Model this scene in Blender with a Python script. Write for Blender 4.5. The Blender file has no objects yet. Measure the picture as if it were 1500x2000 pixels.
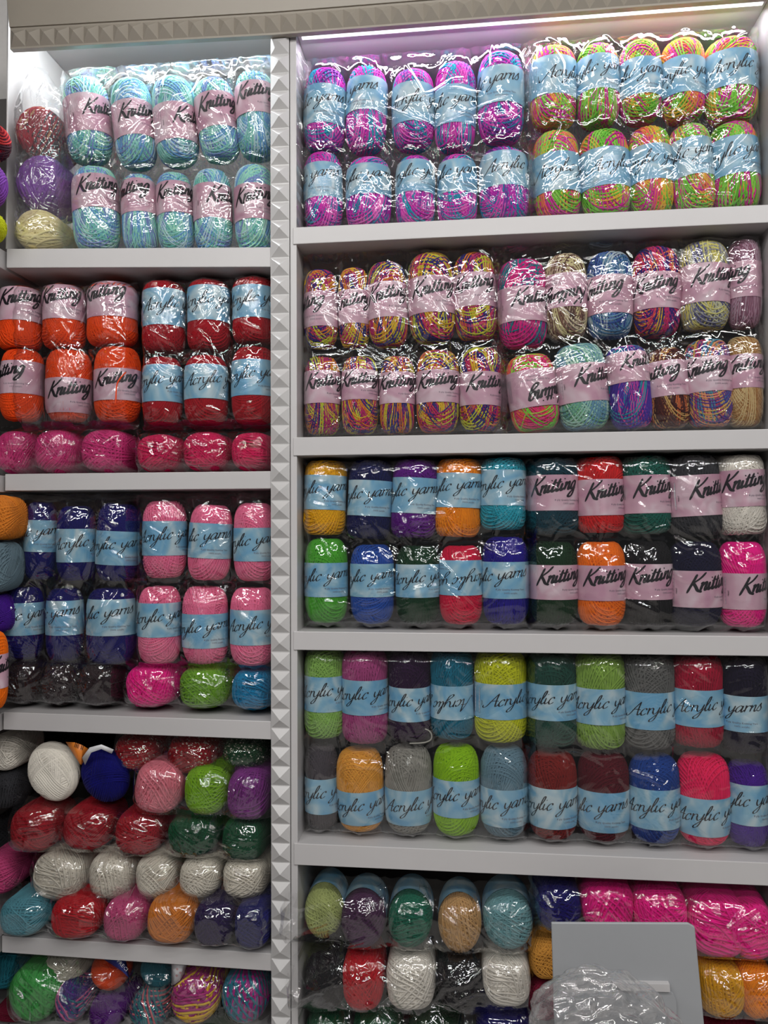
import bpy, math, random
import numpy as np
from mathutils import Matrix, Vector
scene = bpy.context.scene
COL = scene.collection

# ------------------------------------------------------------ camera, world, lights, exposure
F = 1500.0
YAW, PITCH, ROLL = math.radians(6.286), math.radians(1.282), math.radians(-0.2475)
CAMP = np.array([0.0, -1.5, 1.5])
def cam_axes():
    cy, sy, cp, sp, cr, sr = math.cos(YAW), math.sin(YAW), math.cos(PITCH), math.sin(PITCH), math.cos(ROLL), math.sin(ROLL)
    f = np.array([-sy*cp, cy*cp, sp]); r = np.array([cy, sy, 0.0]); u = np.cross(r, f)
    return cr*r + sr*u, -sr*r + cr*u, f
RX, UX, FX = cam_axes()
def at(px, py, Y):
    """world point seen at a pixel of the photograph, at distance plane y = Y"""
    d = FX*F + RX*(px-750) - UX*(py-1000)
    t = (Y - CAMP[1]) / d[1]
    return CAMP + d*t
cam = bpy.data.cameras.new('camera'); cam.sensor_fit = 'HORIZONTAL'; cam.sensor_width = 36; cam.lens = 36.0
cam.clip_start = 0.02; cam.clip_end = 60
camo = bpy.data.objects.new('camera', cam); COL.objects.link(camo)
M = Matrix(((RX[0], UX[0], -FX[0], CAMP[0]), (RX[1], UX[1], -FX[1], CAMP[1]), (RX[2], UX[2], -FX[2], CAMP[2]), (0, 0, 0, 1)))
camo.matrix_world = M
scene.camera = camo
scene.view_settings.view_transform = 'Standard'; scene.view_settings.look = 'None'
scene.view_settings.gamma = 1.0; scene.view_settings.use_curve_mapping = False
scene.view_settings.exposure = 0.26
scene.cycles.max_bounces = 5; scene.cycles.diffuse_bounces = 3; scene.cycles.glossy_bounces = 2
scene.cycles.transparent_max_bounces = 12; scene.cycles.transmission_bounces = 2
scene.cycles.caustics_reflective = False; scene.cycles.caustics_refractive = False
world = bpy.data.worlds.new('world'); scene.world = world; world.use_nodes = True
world.node_tree.nodes['Background'].inputs[0].default_value = (0.93, 0.95, 1.0, 1)
world.node_tree.nodes['Background'].inputs[1].default_value = 0.055
def area(name, loc, rot, sx, sy, power, col=(1, 1, 1)):
    l = bpy.data.lights.new(name, 'AREA'); l.shape = 'RECTANGLE'; l.size = sx; l.size_y = sy; l.energy = power; l.color = col
    o = bpy.data.objects.new(name, l); COL.objects.link(o); o.location = loc; o.rotation_euler = [math.radians(a) for a in rot]
    return o
# ceiling tubes of the shop, above and behind the camera
TUBES = [(-1.5, -1.5, 22, 0), (-0.45, -1.45, 22, 0), (0.55, -1.4, 22, 0), (1.5, -1.6, 22, 30), (-0.9, -2.4, 30, 0), (0.3, -2.5, 30, 0), (1.9, -2.5, 28, 60),
         (-2.2, -2.6, 28, -60), (-0.3, -3.6, 38, 0), (1.3, -3.7, 40, 10), (-1.7, -3.8, 40, -15), (2.3, -1.1, 20, 80), (-2.3, -1.0, 20, -80)]
for tx, ty, ta, tr in TUBES:
    area('ceiling_tube', (tx, ty, 3.0), (ta, 0, tr), 0.9, 0.05, 7.3, (1, 0.98, 0.96))

# ------------------------------------------------------------ small tools
rng = random.Random(5)
def lin(c):
    return tuple(((v/255.0)/12.92 if v/255.0 <= 0.04045 else ((v/255.0+0.055)/1.055)**2.4) for v in c)
def alb(c, g=1.06, mx=0.93):
    v = [x*g for x in lin(c)]; k = min(1.0, mx/max(v))
    return tuple(max(0.004, x*k) for x in v) + (1,)
def mk(name, V, Q, mats=(), smooth=True, midx=None, uneven=None):
    """mesh from numpy vertices and quads (or a list of polygons)"""
    me = bpy.data.meshes.new(name)
    if isinstance(Q, np.ndarray):
        n = len(Q); k = Q.shape[1]
        me.vertices.add(len(V)); me.vertices.foreach_set('co', np.asarray(V, dtype=np.float32).ravel())
        me.loops.add(n*k); me.loops.foreach_set('vertex_index', Q.astype(np.int32).ravel())
        me.polygons.add(n); me.polygons.foreach_set('loop_start', np.arange(0, n*k, k, dtype=np.int32))
        me.polygons.foreach_set('loop_total', np.full(n, k, dtype=np.int32))
        if midx is not None: me.polygons.foreach_set('material_index', np.asarray(midx, dtype=np.int32))
        me.polygons.foreach_set('use_smooth', np.full(n, bool(smooth)))
        me.update(calc_edges=True)
    else:
        me.from_pydata([tuple(v) for v in V], [], Q)
        if midx is not None: me.polygons.foreach_set('material_index', midx)
        me.polygons.foreach_set('use_smooth', [bool(smooth)]*len(me.polygons)); me.update()
    for m in mats: me.materials.append(m)
    return me
def link(name, data, parent=None, loc=None):
    o = bpy.data.objects.new(name, data); COL.objects.link(o)
    if parent is not None: o.parent = parent
    if loc is not None: o.location = loc
    return o
def tag(o, label=None, cat=None, group=None, kind=None):
    if label: o['label'] = label
    if cat: o['category'] = cat
    if group: o['group'] = group
    if kind: o['kind'] = kind
    return o
class MB:
    def __init__(s): s.v = []; s.f = []
    def hexa(s, c):          # eight corners: bottom ring then top ring
        b = len(s.v); s.v += [tuple(p) for p in c]
        s.f += [(b, b+3, b+2, b+1), (b+4, b+5, b+6, b+7), (b, b+1, b+5, b+4), (b+1, b+2, b+6, b+5), (b+2, b+3, b+7, b+6), (b+3, b, b+4, b+7)]
    def box(s, x0, x1, y0, y1, z0, z1):
        s.hexa([(x0, y0, z0), (x1, y0, z0), (x1, y1, z0), (x0, y1, z0), (x0, y0, z1), (x1, y0, z1), (x1, y1, z1), (x0, y1, z1)])
    def build(s, name, m, parent=None, bevel=0.0, smooth=False):
        o = link(name, mk(name, s.v, s.f, (m,), smooth), parent)
        if bevel:
            b = o.modifiers.new('bevel', 'BEVEL'); b.width = bevel; b.segments = 2; b.limit_method = 'ANGLE'
        return o

# ------------------------------------------------------------ materials
def new_mat(name):
    m = bpy.data.materials.new(name); m.use_nodes = True; nt = m.node_tree
    return m, nt, nt.nodes['Principled BSDF']
def N(nt, t, **k):
    n = nt.nodes.new(t)
    for a, b in k.items(): setattr(n, a, b)
    return n
def plain(name, c, rough=0.5, spec=0.5, bump=0.0, scale=80, var=0.03):
    m, nt, b = new_mat(name)
    b.inputs['Roughness'].default_value = rough; b.inputs['Specular IOR Level'].default_value = spec
    no = N(nt, 'ShaderNodeTexNoise'); no.inputs['Scale'].default_value = scale; no.inputs['Detail'].default_value = 4
    tc = N(nt, 'ShaderNodeTexCoord'); nt.links.new(tc.outputs['Object'], no.inputs['Vector'])
    mx = N(nt, 'ShaderNodeMix', data_type='RGBA')
    mx.inputs[6].default_value = tuple(c[:3]) + (1,); mx.inputs[7].default_value = tuple(max(0, v*(1-4*var)) for v in c[:3]) + (1,)
    nt.links.new(no.outputs['Fac'], mx.inputs[0]); nt.links.new(mx.outputs[2], b.inputs['Base Color'])
    if bump:
        bp = N(nt, 'ShaderNodeBump'); bp.inputs['Strength'].default_value = bump; bp.inputs['Distance'].default_value = 0.001
        nt.links.new(no.outputs['Fac'], bp.inputs['Height']); nt.links.new(bp.outputs['Normal'], b.inputs['Normal'])
    return m
WHITE = plain('white_laminate', (0.545, 0.53, 0.53), 0.32, 0.5, 0.0, 30, 0.01)
WHITE2 = plain('white_moulding', (0.56, 0.55, 0.545), 0.3, 0.5, 0.0, 30, 0.01)
CORN = plain('cream_cornice', (0.35, 0.315, 0.265), 0.4, 0.4, 0.0, 30, 0.01)
DARKP = plain('shade_toned_panel', (0.075, 0.065, 0.062), 0.6)  # shade of the gaps behind the balls, put into the panel colour
CARD = plain('shaded_white_card', (0.36, 0.37, 0.385), 0.45, 0.4, 0.0, 60, 0.01)  # a white card whose shade is put into the grey base colour
WALLM = plain('wall_paint', (0.6, 0.58, 0.56), 0.8)
FLOORM = plain('floor_tile', (0.45, 0.43, 0.41), 0.4)
INK = plain('black_ink', (0.012, 0.010, 0.014), 0.45)
REDINK = plain('red_ink', (0.55, 0.02, 0.03), 0.45)
GREYINK = plain('grey_ink', (0.20, 0.17, 0.22), 0.6)
PALEINK = plain('pale_panel_ink', (0.78, 0.78, 0.82), 0.6)

def paper(name, a, b_, c):
    """glossy printed paper with soft swirls"""
    m, nt, b = new_mat(name)
    b.inputs['Roughness'].default_value = 0.42
    tc = N(nt, 'ShaderNodeTexCoord'); oi = N(nt, 'ShaderNodeObjectInfo')
    ad = N(nt, 'ShaderNodeVectorMath', operation='ADD')
    nt.links.new(tc.outputs['Object'], ad.inputs[0])
    sc = N(nt, 'ShaderNodeVectorMath', operation='SCALE'); sc.inputs['Scale'].default_value = 3.0
    nt.links.new(oi.outputs['Random'], sc.inputs[0]); nt.links.new(sc.outputs[0], ad.inputs[1])
    no = N(nt, 'ShaderNodeTexNoise'); no.inputs['Scale'].default_value = 16; no.inputs['Detail'].default_value = 1.5; no.inputs['Distortion'].default_value = 1.6
    nt.links.new(ad.outputs[0], no.inputs['Vector'])
    rp = N(nt, 'ShaderNodeValToRGB'); e = rp.color_ramp.elements
    e[0].position = 0.33; e[0].color = a + (1,); e[1].position = 0.68; e[1].color = c + (1,)
    x = e.new(0.5); x.color = b_ + (1,)
    nt.links.new(no.outputs['Fac'], rp.inputs['Fac']); nt.links.new(rp.outputs['Color'], b.inputs['Base Color'])
    return m
BLUEP = paper('blue_swirl_paper', (0.17, 0.43, 0.66), (0.29, 0.53, 0.68), (0.54, 0.69, 0.75))
PINKP = paper('pink_swirl_paper', (0.58, 0.31, 0.42), (0.65, 0.40, 0.49), (0.73, 0.56, 0.63))

_ym = {}
def yarn(key):
    """yarn material: one colour, or several colours that follow the winding strands"""
    if key in _ym: return _ym[key]
    spec = YC[key]
    m, nt, b = new_mat('yarn_' + key)
    b.inputs['Roughness'].default_value = 0.72; b.inputs['Specular IOR Level'].default_value = 0.12
    b.inputs['Sheen Weight'].default_value = 0.05; b.inputs['Sheen Roughness'].default_value = 0.5
    at_ = N(nt, 'ShaderNodeAttribute'); at_.attribute_name = 'strand'
    sp = N(nt, 'ShaderNodeSeparateColor'); nt.links.new(at_.outputs['Color'], sp.inputs[0])
    rp = N(nt, 'ShaderNodeValToRGB'); rp.color_ramp.interpolation = 'CONSTANT' if isinstance(spec, dict) else 'LINEAR'
    e = rp.color_ramp.elements
    if isinstance(spec, dict):
        cols = spec['c']; n = len(cols)
        oi = N(nt, 'ShaderNodeObjectInfo')
        mu = N(nt, 'ShaderNodeMath', operation='MULTIPLY_ADD'); mu.inputs[1].default_value = spec.get('f', 1.0)
        nt.links.new(sp.outputs[0], mu.inputs[0]); nt.links.new(oi.outputs['Random'], mu.inputs[2])
        fr = N(nt, 'ShaderNodeMath', operation='FRACT'); nt.links.new(mu.outputs[0], fr.inputs[0])
        nt.links.new(fr.outputs[0], rp.inputs['Fac'])
        e[0].position = 0; e[0].color = alb(cols[0]); e[1].position = 1.0/n; e[1].color = alb(cols[1])
        for i in range(2, n): e.new(i/n).color = alb(cols[i])
    else:
        c = alb(spec); e[0].color = tuple(v*0.88 for v in c[:3]) + (1,); e[1].color = tuple(min(0.93, v*1.06) for v in c[:3]) + (1,)
        nt.links.new(sp.outputs[1], rp.inputs['Fac'])
    # fine plies across the strand
    tc = N(nt, 'ShaderNodeTexCoord'); no = N(nt, 'ShaderNodeTexNoise'); no.inputs['Scale'].default_value = 900; no.inputs['Detail'].default_value = 2
    nt.links.new(tc.outputs['Object'], no.inputs['Vector'])
    bp = N(nt, 'ShaderNodeBump'); bp.inputs['Strength'].default_value = 0.25; bp.inputs['Distance'].default_value = 0.0006
    nt.links.new(no.outputs['Fac'], bp.inputs['Height']); nt.links.new(bp.outputs['Normal'], b.inputs['Normal'])
    nt.links.new(rp.outputs['Color'], b.inputs['Base Color'])
    if key.startswith('glitter'):
        vo = N(nt, 'ShaderNodeTexVoronoi'); vo.inputs['Scale'].default_value = 330
        nt.links.new(tc.outputs['Object'], vo.inputs['Vector'])
        s2 = N(nt, 'ShaderNodeSeparateColor'); nt.links.new(vo.outputs['Color'], s2.inputs[0])
        gt = N(nt, 'ShaderNodeMath', operation='GREATER_THAN'); gt.inputs[1].default_value = 0.90
        nt.links.new(s2.outputs[0], gt.inputs[0])
        nt.links.new(gt.outputs[0], b.inputs['Metallic'])
        mx = N(nt, 'ShaderNodeMix', data_type='RGBA'); mx.inputs[7].default_value = (0.95, 0.9, 0.8, 1)
        nt.links.new(gt.outputs[0], mx.inputs[0]); nt.links.new(rp.outputs['Color'], mx.inputs[6]); nt.links.new(mx.outputs[2], b.inputs['Base Color'])
        b.inputs['Roughness'].default_value = 0.35
    _ym[key] = m
    return m

def film(name, haze=0.003, gloss=1.0, tint=0.99, rough=0.05):
    """thin clear plastic: see-through with a glossy skin"""
    m = bpy.data.materials.new(name); m.use_nodes = True; nt = m.node_tree; nt.nodes.clear()
    out = N(nt, 'ShaderNodeOutputMaterial'); tr = N(nt, 'ShaderNodeBsdfTransparent'); tr.inputs[0].default_value = (tint, tint, tint, 1)
    gl = N(nt, 'ShaderNodeBsdfGlossy'); gl.inputs['Roughness'].default_value = rough; gl.inputs[0].default_value = (1, 1, 1, 1)
    df = N(nt, 'ShaderNodeBsdfDiffuse'); df.inputs[0].default_value = (0.85, 0.87, 0.9, 1)
    fr = N(nt, 'ShaderNodeFresnel'); fr.inputs[0].default_value = 1.5
    mu = N(nt, 'ShaderNodeMath', operation='MULTIPLY', use_clamp=True); mu.inputs[1].default_value = 2.2*gloss
    mn = N(nt, 'ShaderNodeMath', operation='MINIMUM'); mn.inputs[1].default_value = 0.38
    tc = N(nt, 'ShaderNodeTexCoord'); no = N(nt, 'ShaderNodeTexNoise'); no.inputs['Scale'].default_value = 38; no.inputs['Detail'].default_value = 3
    no.inputs['Distortion'].default_value = 1.5
    bp = N(nt, 'ShaderNodeBump'); bp.inputs['Strength'].default_value = 0.18; bp.inputs['Distance'].default_value = 0.0012
    nt.links.new(tc.outputs['Object'], no.inputs['Vector']); nt.links.new(no.outputs['Fac'], bp.inputs['Height'])
    nt.links.new(bp.outputs['Normal'], gl.inputs['Normal'])
    nt.links.new(fr.outputs[0], mu.inputs[0])
    m1 = N(nt, 'ShaderNodeMixShader'); m1.inputs[0].default_value = haze
    m2 = N(nt, 'ShaderNodeMixShader')
    nt.links.new(tr.outputs[0], m1.inputs[1]); nt.links.new(df.outputs[0], m1.inputs[2])
    nt.links.new(mu.outputs[0], mn.inputs[0]); nt.links.new(mn.outputs[0], m2.inputs[0]); nt.links.new(m1.outputs[0], m2.inputs[1]); nt.links.new(gl.outputs[0], m2.inputs[2])
    nt.links.new(m2.outputs[0], out.inputs[0])
    return m
FILM = film('clear_film')
FILM_HAZY = film('hazy_film', 0.06, 1.1, 0.95, 0.06)

# ------------------------------------------------------------ setting: room shell
def struct(name, x0, x1, y0, y1, z0, z1, m):
    b = MB(); b.box(x0, x1, y0, y1, z0, z1); o = b.build(name, m); o['kind'] = 'structure'; return o
struct('floor', -2.6, 2.6, -5, 0.5, -0.05, 0, FLOORM)
struct('wall_back', -2.6, 2.6, 0.45, 0.5, 0, 3.1, WALLM)

# ------------------------------------------------------------ shelving
DEP = 0.36
ZR = [(1.605+0.0, 1.605), (1.6835, 0)]
ZSH_R = [(2.105, 0.034), (1.6835, 0.0365), (1.2985, 0.0365), (0.883, 0.042)]   # top z, thickness of the four visible boards
XRL, XRR = -0.339, 0.572
ZTOP_R = float(at(578, 66, 0)[2])
unit_r = link('shelving_unit', None)
unit_r.location = (0.11, 0.18, 0)
tag(unit_r, 'white shelving bay right of the studded post, five shelves of bagged yarn', 'shelving', 'white yarn shelving bays')
def part_box(name, parent, x0, x1, y0, y1, z0, z1, m=WHITE, bevel=0.0012):
    b = MB(); ox, oy, oz = parent.location
    b.box(x0-ox, x1-ox, y0-oy, y1-oy, z0-oz, z1-oz)
    return b.build(name, m, parent, bevel)
part_box('side_panel', unit_r, XRL-0.0135, XRL, -0.001, DEP, 0.0, ZTOP_R+0.02)
part_box('side_panel', unit_r, XRR, XRR+0.018, -0.001, DEP, 0.0, ZTOP_R+0.02)
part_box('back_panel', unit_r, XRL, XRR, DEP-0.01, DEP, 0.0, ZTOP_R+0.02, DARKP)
part_box('top_panel', unit_r, XRL, XRR, 0.004, DEP-0.01, ZTOP_R, ZTOP_R+0.018)
for z, t in ZSH_R + [(0.440, 0.036)]:
    part_box('shelf', unit_r, XRL-0.007, XRR, -0.004, DEP-0.01, z-t, z)
XLL, XLR = -0.957, -0.392
unit_l = link('shelving_unit', None); unit_l.location = (-0.675, 0.18, 0)
tag(unit_l, 'white shelving bay left of the studded post, five shelves of bagged yarn', 'shelving', 'white yarn shelving bays')
ZTOP_L = float(at(10, 17, 0)[2])
part_box('side_panel', unit_l, XLL-0.004, XLL, 0.0, DEP, 2.0905, ZTOP_L+0.02)
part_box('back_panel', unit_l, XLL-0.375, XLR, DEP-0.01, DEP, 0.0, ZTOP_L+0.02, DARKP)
part_box('top_panel', unit_l, XLL, XLR, 0.004, DEP-0.01, ZTOP_L, ZTOP_L+0.018)
ZSH_L = [((2.090, 2.068), 0.040), ((1.618, 1.617), 0.035), ((1.126, 1.120), 0.036), ((0.670, 0.665), 0.034), ((0.475, 0.475), 0.036)]
for (za, zb), t in ZSH_L:
    b = MB(); ox, oy, oz = unit_l.location; x0, x1, y0, y1 = XLL-ox-0.0, XLR-ox, -0.002-oy, DEP-0.01-oy
    b.hexa([(x0, y0, za-t), (x1, y0, zb-t), (x1, y1, zb-t), (x0, y1, za-t), (x0, y0, za), (x1, y0, zb), (x1, y1, zb), (x0, y1, za)])
    b.build('shelf', WHITE, unit_l, 0.0012)
def shelf_l(i, x):
    (za, zb), t = ZSH_L[i]; return za + (zb-za)*(x-XLL)/(XLR-XLL)
# the bay round the corner on the left, its boards run towards the camera
unit_s = link('shelving_unit', None); unit_s.location = (-1.15, -0.5, 0)
tag(unit_s, 'white shelving bay round the corner at the far left edge', 'shelving', 'white yarn shelving bays')
for (za, zb), t in ZSH_L:
    part_box('shelf', unit_s, -1.33, XLL-0.0065, -1.0, DEP-0.012, za-t-0.003, za-0.003)
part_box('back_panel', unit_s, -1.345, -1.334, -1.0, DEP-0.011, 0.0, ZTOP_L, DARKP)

# studded post between the bays
def pyramids(spec_list, name, m, parent):
    V = []; Fc = []
    for quad, apex in spec_list:
        b = len(V); V += quad + [apex]
        for k in range(4): Fc.append((b+k, b+(k+1) % 4, b+4))
    return link(name, mk(name, V, Fc, (m,), False), parent)
post = link('studded_post', None); post.location = (-0.3715, 0.0, 0)
tag(post, 'white upright post with a column of pointed pyramid studs', 'post')
part_box('core', post, XLR+0.0005, XRL-0.0145, -0.004, 0.1, 0.0, 2.62, WHITE2, 0.0)
pw = 0.0375
lst = []; z = 0.02; px0, px1 = XLR+0.001-post.location.x, XRL-0.0142-post.location.x
while z < 2.5:
    q = [(px0, -0.004, z+0.001), (px1, -0.004, z+0.001), (px1, -0.004, z+pw-0.001), (px0, -0.004, z+pw-0.001)]
    lst.append((q, ((px0+px1)/2+0.001, -0.017, z+pw/2))); z += pw
pyramids(lst, 'pyramid_stud_strip', WHITE2, post)

# cornice over both bays, with its return on the left
cz = lambda px, py, Y: float(at(px, py, Y)[2])
YC0 = -0.018
corn = link('studded_cornice', None); corn.location = (-0.1, YC0, 0)
tag(corn, 'cream overhanging cornice with a row of pyramid studs above the shelves', 'cornice')
zb_l, zb_r = cz(20, 96, YC0), cz(1400, 0, YC0)
ZCB = cz(560, 66, YC0)
XCL = float(at(20, 60, YC0)[0])
def local(o, p): return (p[0]-o.location.x, p[1]-o.location.y, p[2]-o.location.z)
b = MB()
zl = lambda x: ZCB + ((zb_l-ZCB)*(x+0.38)/(XCL+0.38) if x < -0.38 else 0.0)
def hexw(x0, x1, y0, y1, h0, h1, dy=0.0):
    return [local(corn, p) for p in [(x0, y0, zl(x0)+h0), (x1, y0, zl(x1)+h0), (x1, y1, zl(x1)+h0), (x0, y1, zl(x0)+h0),
            (x0, y0-dy, zl(x0)+h1), (x1, y0-dy, zl(x1)+h1), (x1, y1, zl(x1)+h1), (x0, y1, zl(x0)+h1)]]
b.hexa(hexw(XCL, -0.38, YC0, -0.006, 0.0, 0.045)); b.hexa(hexw(-0.38, 0.75, YC0, -0.006, 0.0, 0.045))
b.build('lower_rail', CORN, corn)
b = MB(); b.hexa(hexw(XCL, -0.38, YC0-0.003, -0.006, 0.045, 0.30, 0.05)); b.hexa(hexw(-0.38, 0.75, YC0-0.003, -0.006, 0.045, 0.30, 0.05))
b.build('upper_fascia', CORN, corn)
lst = []; x = XCL+0.002; cw = 0.0318
while x < 0.72:
    q = [(x, YC0, zl(x)+0.004), (x+cw, YC0, zl(x+cw)+0.004), (x+cw, YC0, zl(x+cw)+0.040), (x, YC0, zl(x)+0.040)]
    lst.append(([local(corn, p) for p in q], local(corn, (x+cw*0.5, YC0-0.015, zl(x)+0.022)))); x += cw
pyramids(lst, 'pyramid_stud_strip', CORN, corn)
corn2 = link('studded_cornice', None); corn2.location = (XCL-0.02, -0.5, 0)
tag(corn2, 'cream cornice running towards the viewer in the top left corner', 'cornice')
b = MB(); b.box(-0.06, 0.017, -0.45, 0.44, zb_l+0.002, zb_l+0.30); b.build('fascia', CORN, corn2, 0.001)
lst = []
for k in range(27):
    y0 = 0.405-k*0.0318
    q = [(0.0172, y0-0.031, zb_l+0.008), (0.0172, y0, zb_l+0.008), (0.0172, y0, zb_l+0.042), (0.0172, y0-0.031, zb_l+0.042)]
    lst.append((q, (0.029, y0-0.0155, zb_l+0.025)))
pyramids(lst, 'pyramid_stud_strip', CORN, corn2)

# light strips hidden behind the cornice in the two top cells
LEDM = bpy.data.materials.new('led_glow'); LEDM.use_nodes = True
e_ = LEDM.node_tree.nodes['Principled BSDF']; e_.inputs['Emission Color'].default_value = (0.93, 0.95, 1, 1); e_.inputs['Emission Strength'].default_value = 1.1
for x0, x1, zt, w, c, lab in ((XRL+0.01, XRR-0.01, ZTOP_R, 5.0, (0.93, 0.90, 1.0), 'thin glowing light strip above the right bay top shelf'),
                           (XLL+0.03, XLR-0.005, ZTOP_L, 9.0, (0.92, 0.97, 1.0), 'thin glowing light strip above the left bay top shelf')):
    b = MB(); b.box(x0, x1, 0.004, 0.012, zt-0.006, zt-0.001); o = b.build('led_strip', LEDM)
    tag(o, lab, 'light strip', 'light strips behind the cornice')
    area('led_strip_light', ((x0+x1)/2, 0.014, zt-0.010), (28, 0, 0), x1-x0-0.02, 0.012, w*0.30, c)

# ------------------------------------------------------------ yarn winding meshes
A0, C0, PW, PFLAT = 0.0430, 0.0840, 2.9, 4.6
def body(p, a=A0, c=C0, P=PW, dimple=0.16):
    """map unit directions onto the skein's rounded-cylinder shape"""
    rho = np.sqrt(p[..., 0]**2 + p[..., 1]**2); zz = np.abs(p[..., 2])
    s = ((rho/a)**P + (zz/c)**P)**(-1.0/P)
    q = p*s[..., None]
    pinch = 1 - 0.05*np.exp(-(q[..., 2]/(0.50*c))**4)
    q = q.copy(); q[..., 0] *= pinch; q[..., 1] *= pinch
    q[..., 2] *= 1 - dimple*np.exp(-(rho/0.30)**2)
    return q
def body_r(z, a=A0, c=C0, P=PW):
    t = np.clip(1-np.abs(z/c)**P, 0.02, 1)**(1/P)
    return a*t*(1-0.05*np.exp(-(z/(0.50*c))**4))
def winding(seed, round_=False, nb=21, ns=8, pitch=0.080, rs=0.00155, tiltr=38, square=0.0, power=PW):
    rg = np.random.RandomState(seed)
    a, c, P = (A0, C0, power)
    if round_: c = A0*1.0; P = 2.15
    V = []; Q = []; S = []; base = 0
    T = 58; K = 5
    for k in range(nb):
        az = rg.uniform(0, 2*math.pi) if k % 3 else (k*2.399)
        tl = math.radians(rg.uniform(-tiltr, tiltr)) if not round_ else math.asin(rg.uniform(-0.95, 0.95))
        n = np.array([math.cos(az)*math.cos(tl), math.sin(az)*math.cos(tl), math.sin(tl)])
        e1 = np.cross(n, [0, 0, 1.0] if abs(n[2]) < 0.9 else [1.0, 0, 0]); e1 /= np.linalg.norm(e1); e2 = np.cross(n, e1)
        d0 = rg.uniform(-0.60, 0.02); lay = 0.945 + 0.062*k/nb; c0 = rg.uniform(0, 1)
        nsk = rg.randint(ns-4, ns+3)
        for i in range(nsk):
            t = np.linspace(0, 2*math.pi, T, endpoint=False)
            d = d0 + i*pitch + 0.018*np.sin(t*2+rg.uniform(0, 6))*rg.uniform(0, 1) + rg.uniform(-0.008, 0.008)
            d = np.clip(d, -0.80, 0.80); s = np.sqrt(1-d*d)
            p = d[:, None]*n + (s*np.cos(t))[:, None]*e1 + (s*np.sin(t))[:, None]*e2
            f = lay + 0.006*np.sin(t*3+i*0.5+k) + rg.uniform(-0.004, 0.004)
            q = body(p, a, c, P)*f[:, None]
            tg = np.roll(q, -1, 0)-np.roll(q, 1, 0); tg /= np.linalg.norm(tg, axis=1)[:, None]
            nn = p/np.linalg.norm(p, axis=1)[:, None]; nn = nn - (nn*tg).sum(1)[:, None]*tg; nn /= np.linalg.norm(nn, axis=1)[:, None]
            bb = np.cross(tg, nn)
            an = np.arange(K)*2*math.pi/K + math.pi/2
            ring = q[:, None, :] + rs*(np.cos(an)[None, :, None]*bb[:, None, :] + np.sin(an)[None, :, None]*nn[:, None, :])
            V.append(ring.reshape(-1, 3))
            ti = np.arange(T)[:, None]; ki = np.arange(K)[None, :]
            v0 = ti*K+ki; v1 = ti*K+(ki+1) % K; v2 = ((ti+1) % T)*K+(ki+1) % K; v3 = ((ti+1) % T)*K+ki
            Q.append((np.stack([v0, v1, v2, v3], -1).reshape(-1, 4))+base); base += T*K
            cc = np.empty((T*K, 2)); cc[:, 0] = c0 + (i + 0.5*np.sin(t+k).repeat(K))*0.040; cc[:, 1] = rg.uniform(0, 1); S.append(cc)
    # the packed core
    nu, nv = 36, 24
    th = np.linspace(0, 2*math.pi, nu, endpoint=False); ph = np.linspace(0.0, math.pi, nv)
    P_, T_ = np.meshgrid(ph, th, indexing='ij')
    d = np.stack([np.sin(P_)*np.cos(T_), np.sin(P_)*np.sin(T_), np.cos(P_)], -1).reshape(-1, 3)
    V.append(body(d, a, c, P)*0.962)
    i = np.arange(nv-1)[:, None]*nu; j = np.arange(nu)[None, :]; j2 = (j+1) % nu
    Q.append(np.stack([i+j, i+nu+j, i+nu+j2, i+j2], -1).reshape(-1, 4)+base)
    cc = np.empty((nu*nv, 2)); cc[:, 0] = rg.uniform(0, 1, nu*nv)*0 + T_.ravel()/6.3*2; cc[:, 1] = 0.3; S.append(cc)
    V = np.concatenate(V)
    if square:      # skeins squeezed side by side flatten into a rounded square
        r = np.hypot(V[:, 0], V[:, 1])+1e-9; cs, sn = np.maximum(np.abs(V[:, 0]/r), 1e-3), np.maximum(np.abs(V[:, 1]/r), 1e-3)
        k_ = (cs**square+sn**square)**(-1/square); V[:, 0] *= k_; V[:, 1] *= k_
    Q = np.concatenate(Q); S = np.concatenate(S)
    me = mk('winding', V, Q, (WHITE,))
    at_ = me.attributes.new('strand', 'FLOAT_COLOR', 'POINT')
    buf = np.ones((len(V), 4), dtype=np.float32); buf[:, 0] = S[:, 0]; buf[:, 1] = S[:, 1]
    at_.data.foreach_set('color', buf.ravel())
    return me
SKEINS = [winding(11+i) for i in range(8)]
FLATS = [winding(21+i, power=PFLAT) for i in range(4)]
LYING = [winding(41+i, square=2.75, tiltr=50) for i in range(6)]
ROUNDS = [winding(71+i, True, nb=16, ns=9) for i in range(3)]
CHUNKY = [winding(91+i, nb=12, ns=8, pitch=0.13, rs=0.0025) for i in range(2)]

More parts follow.
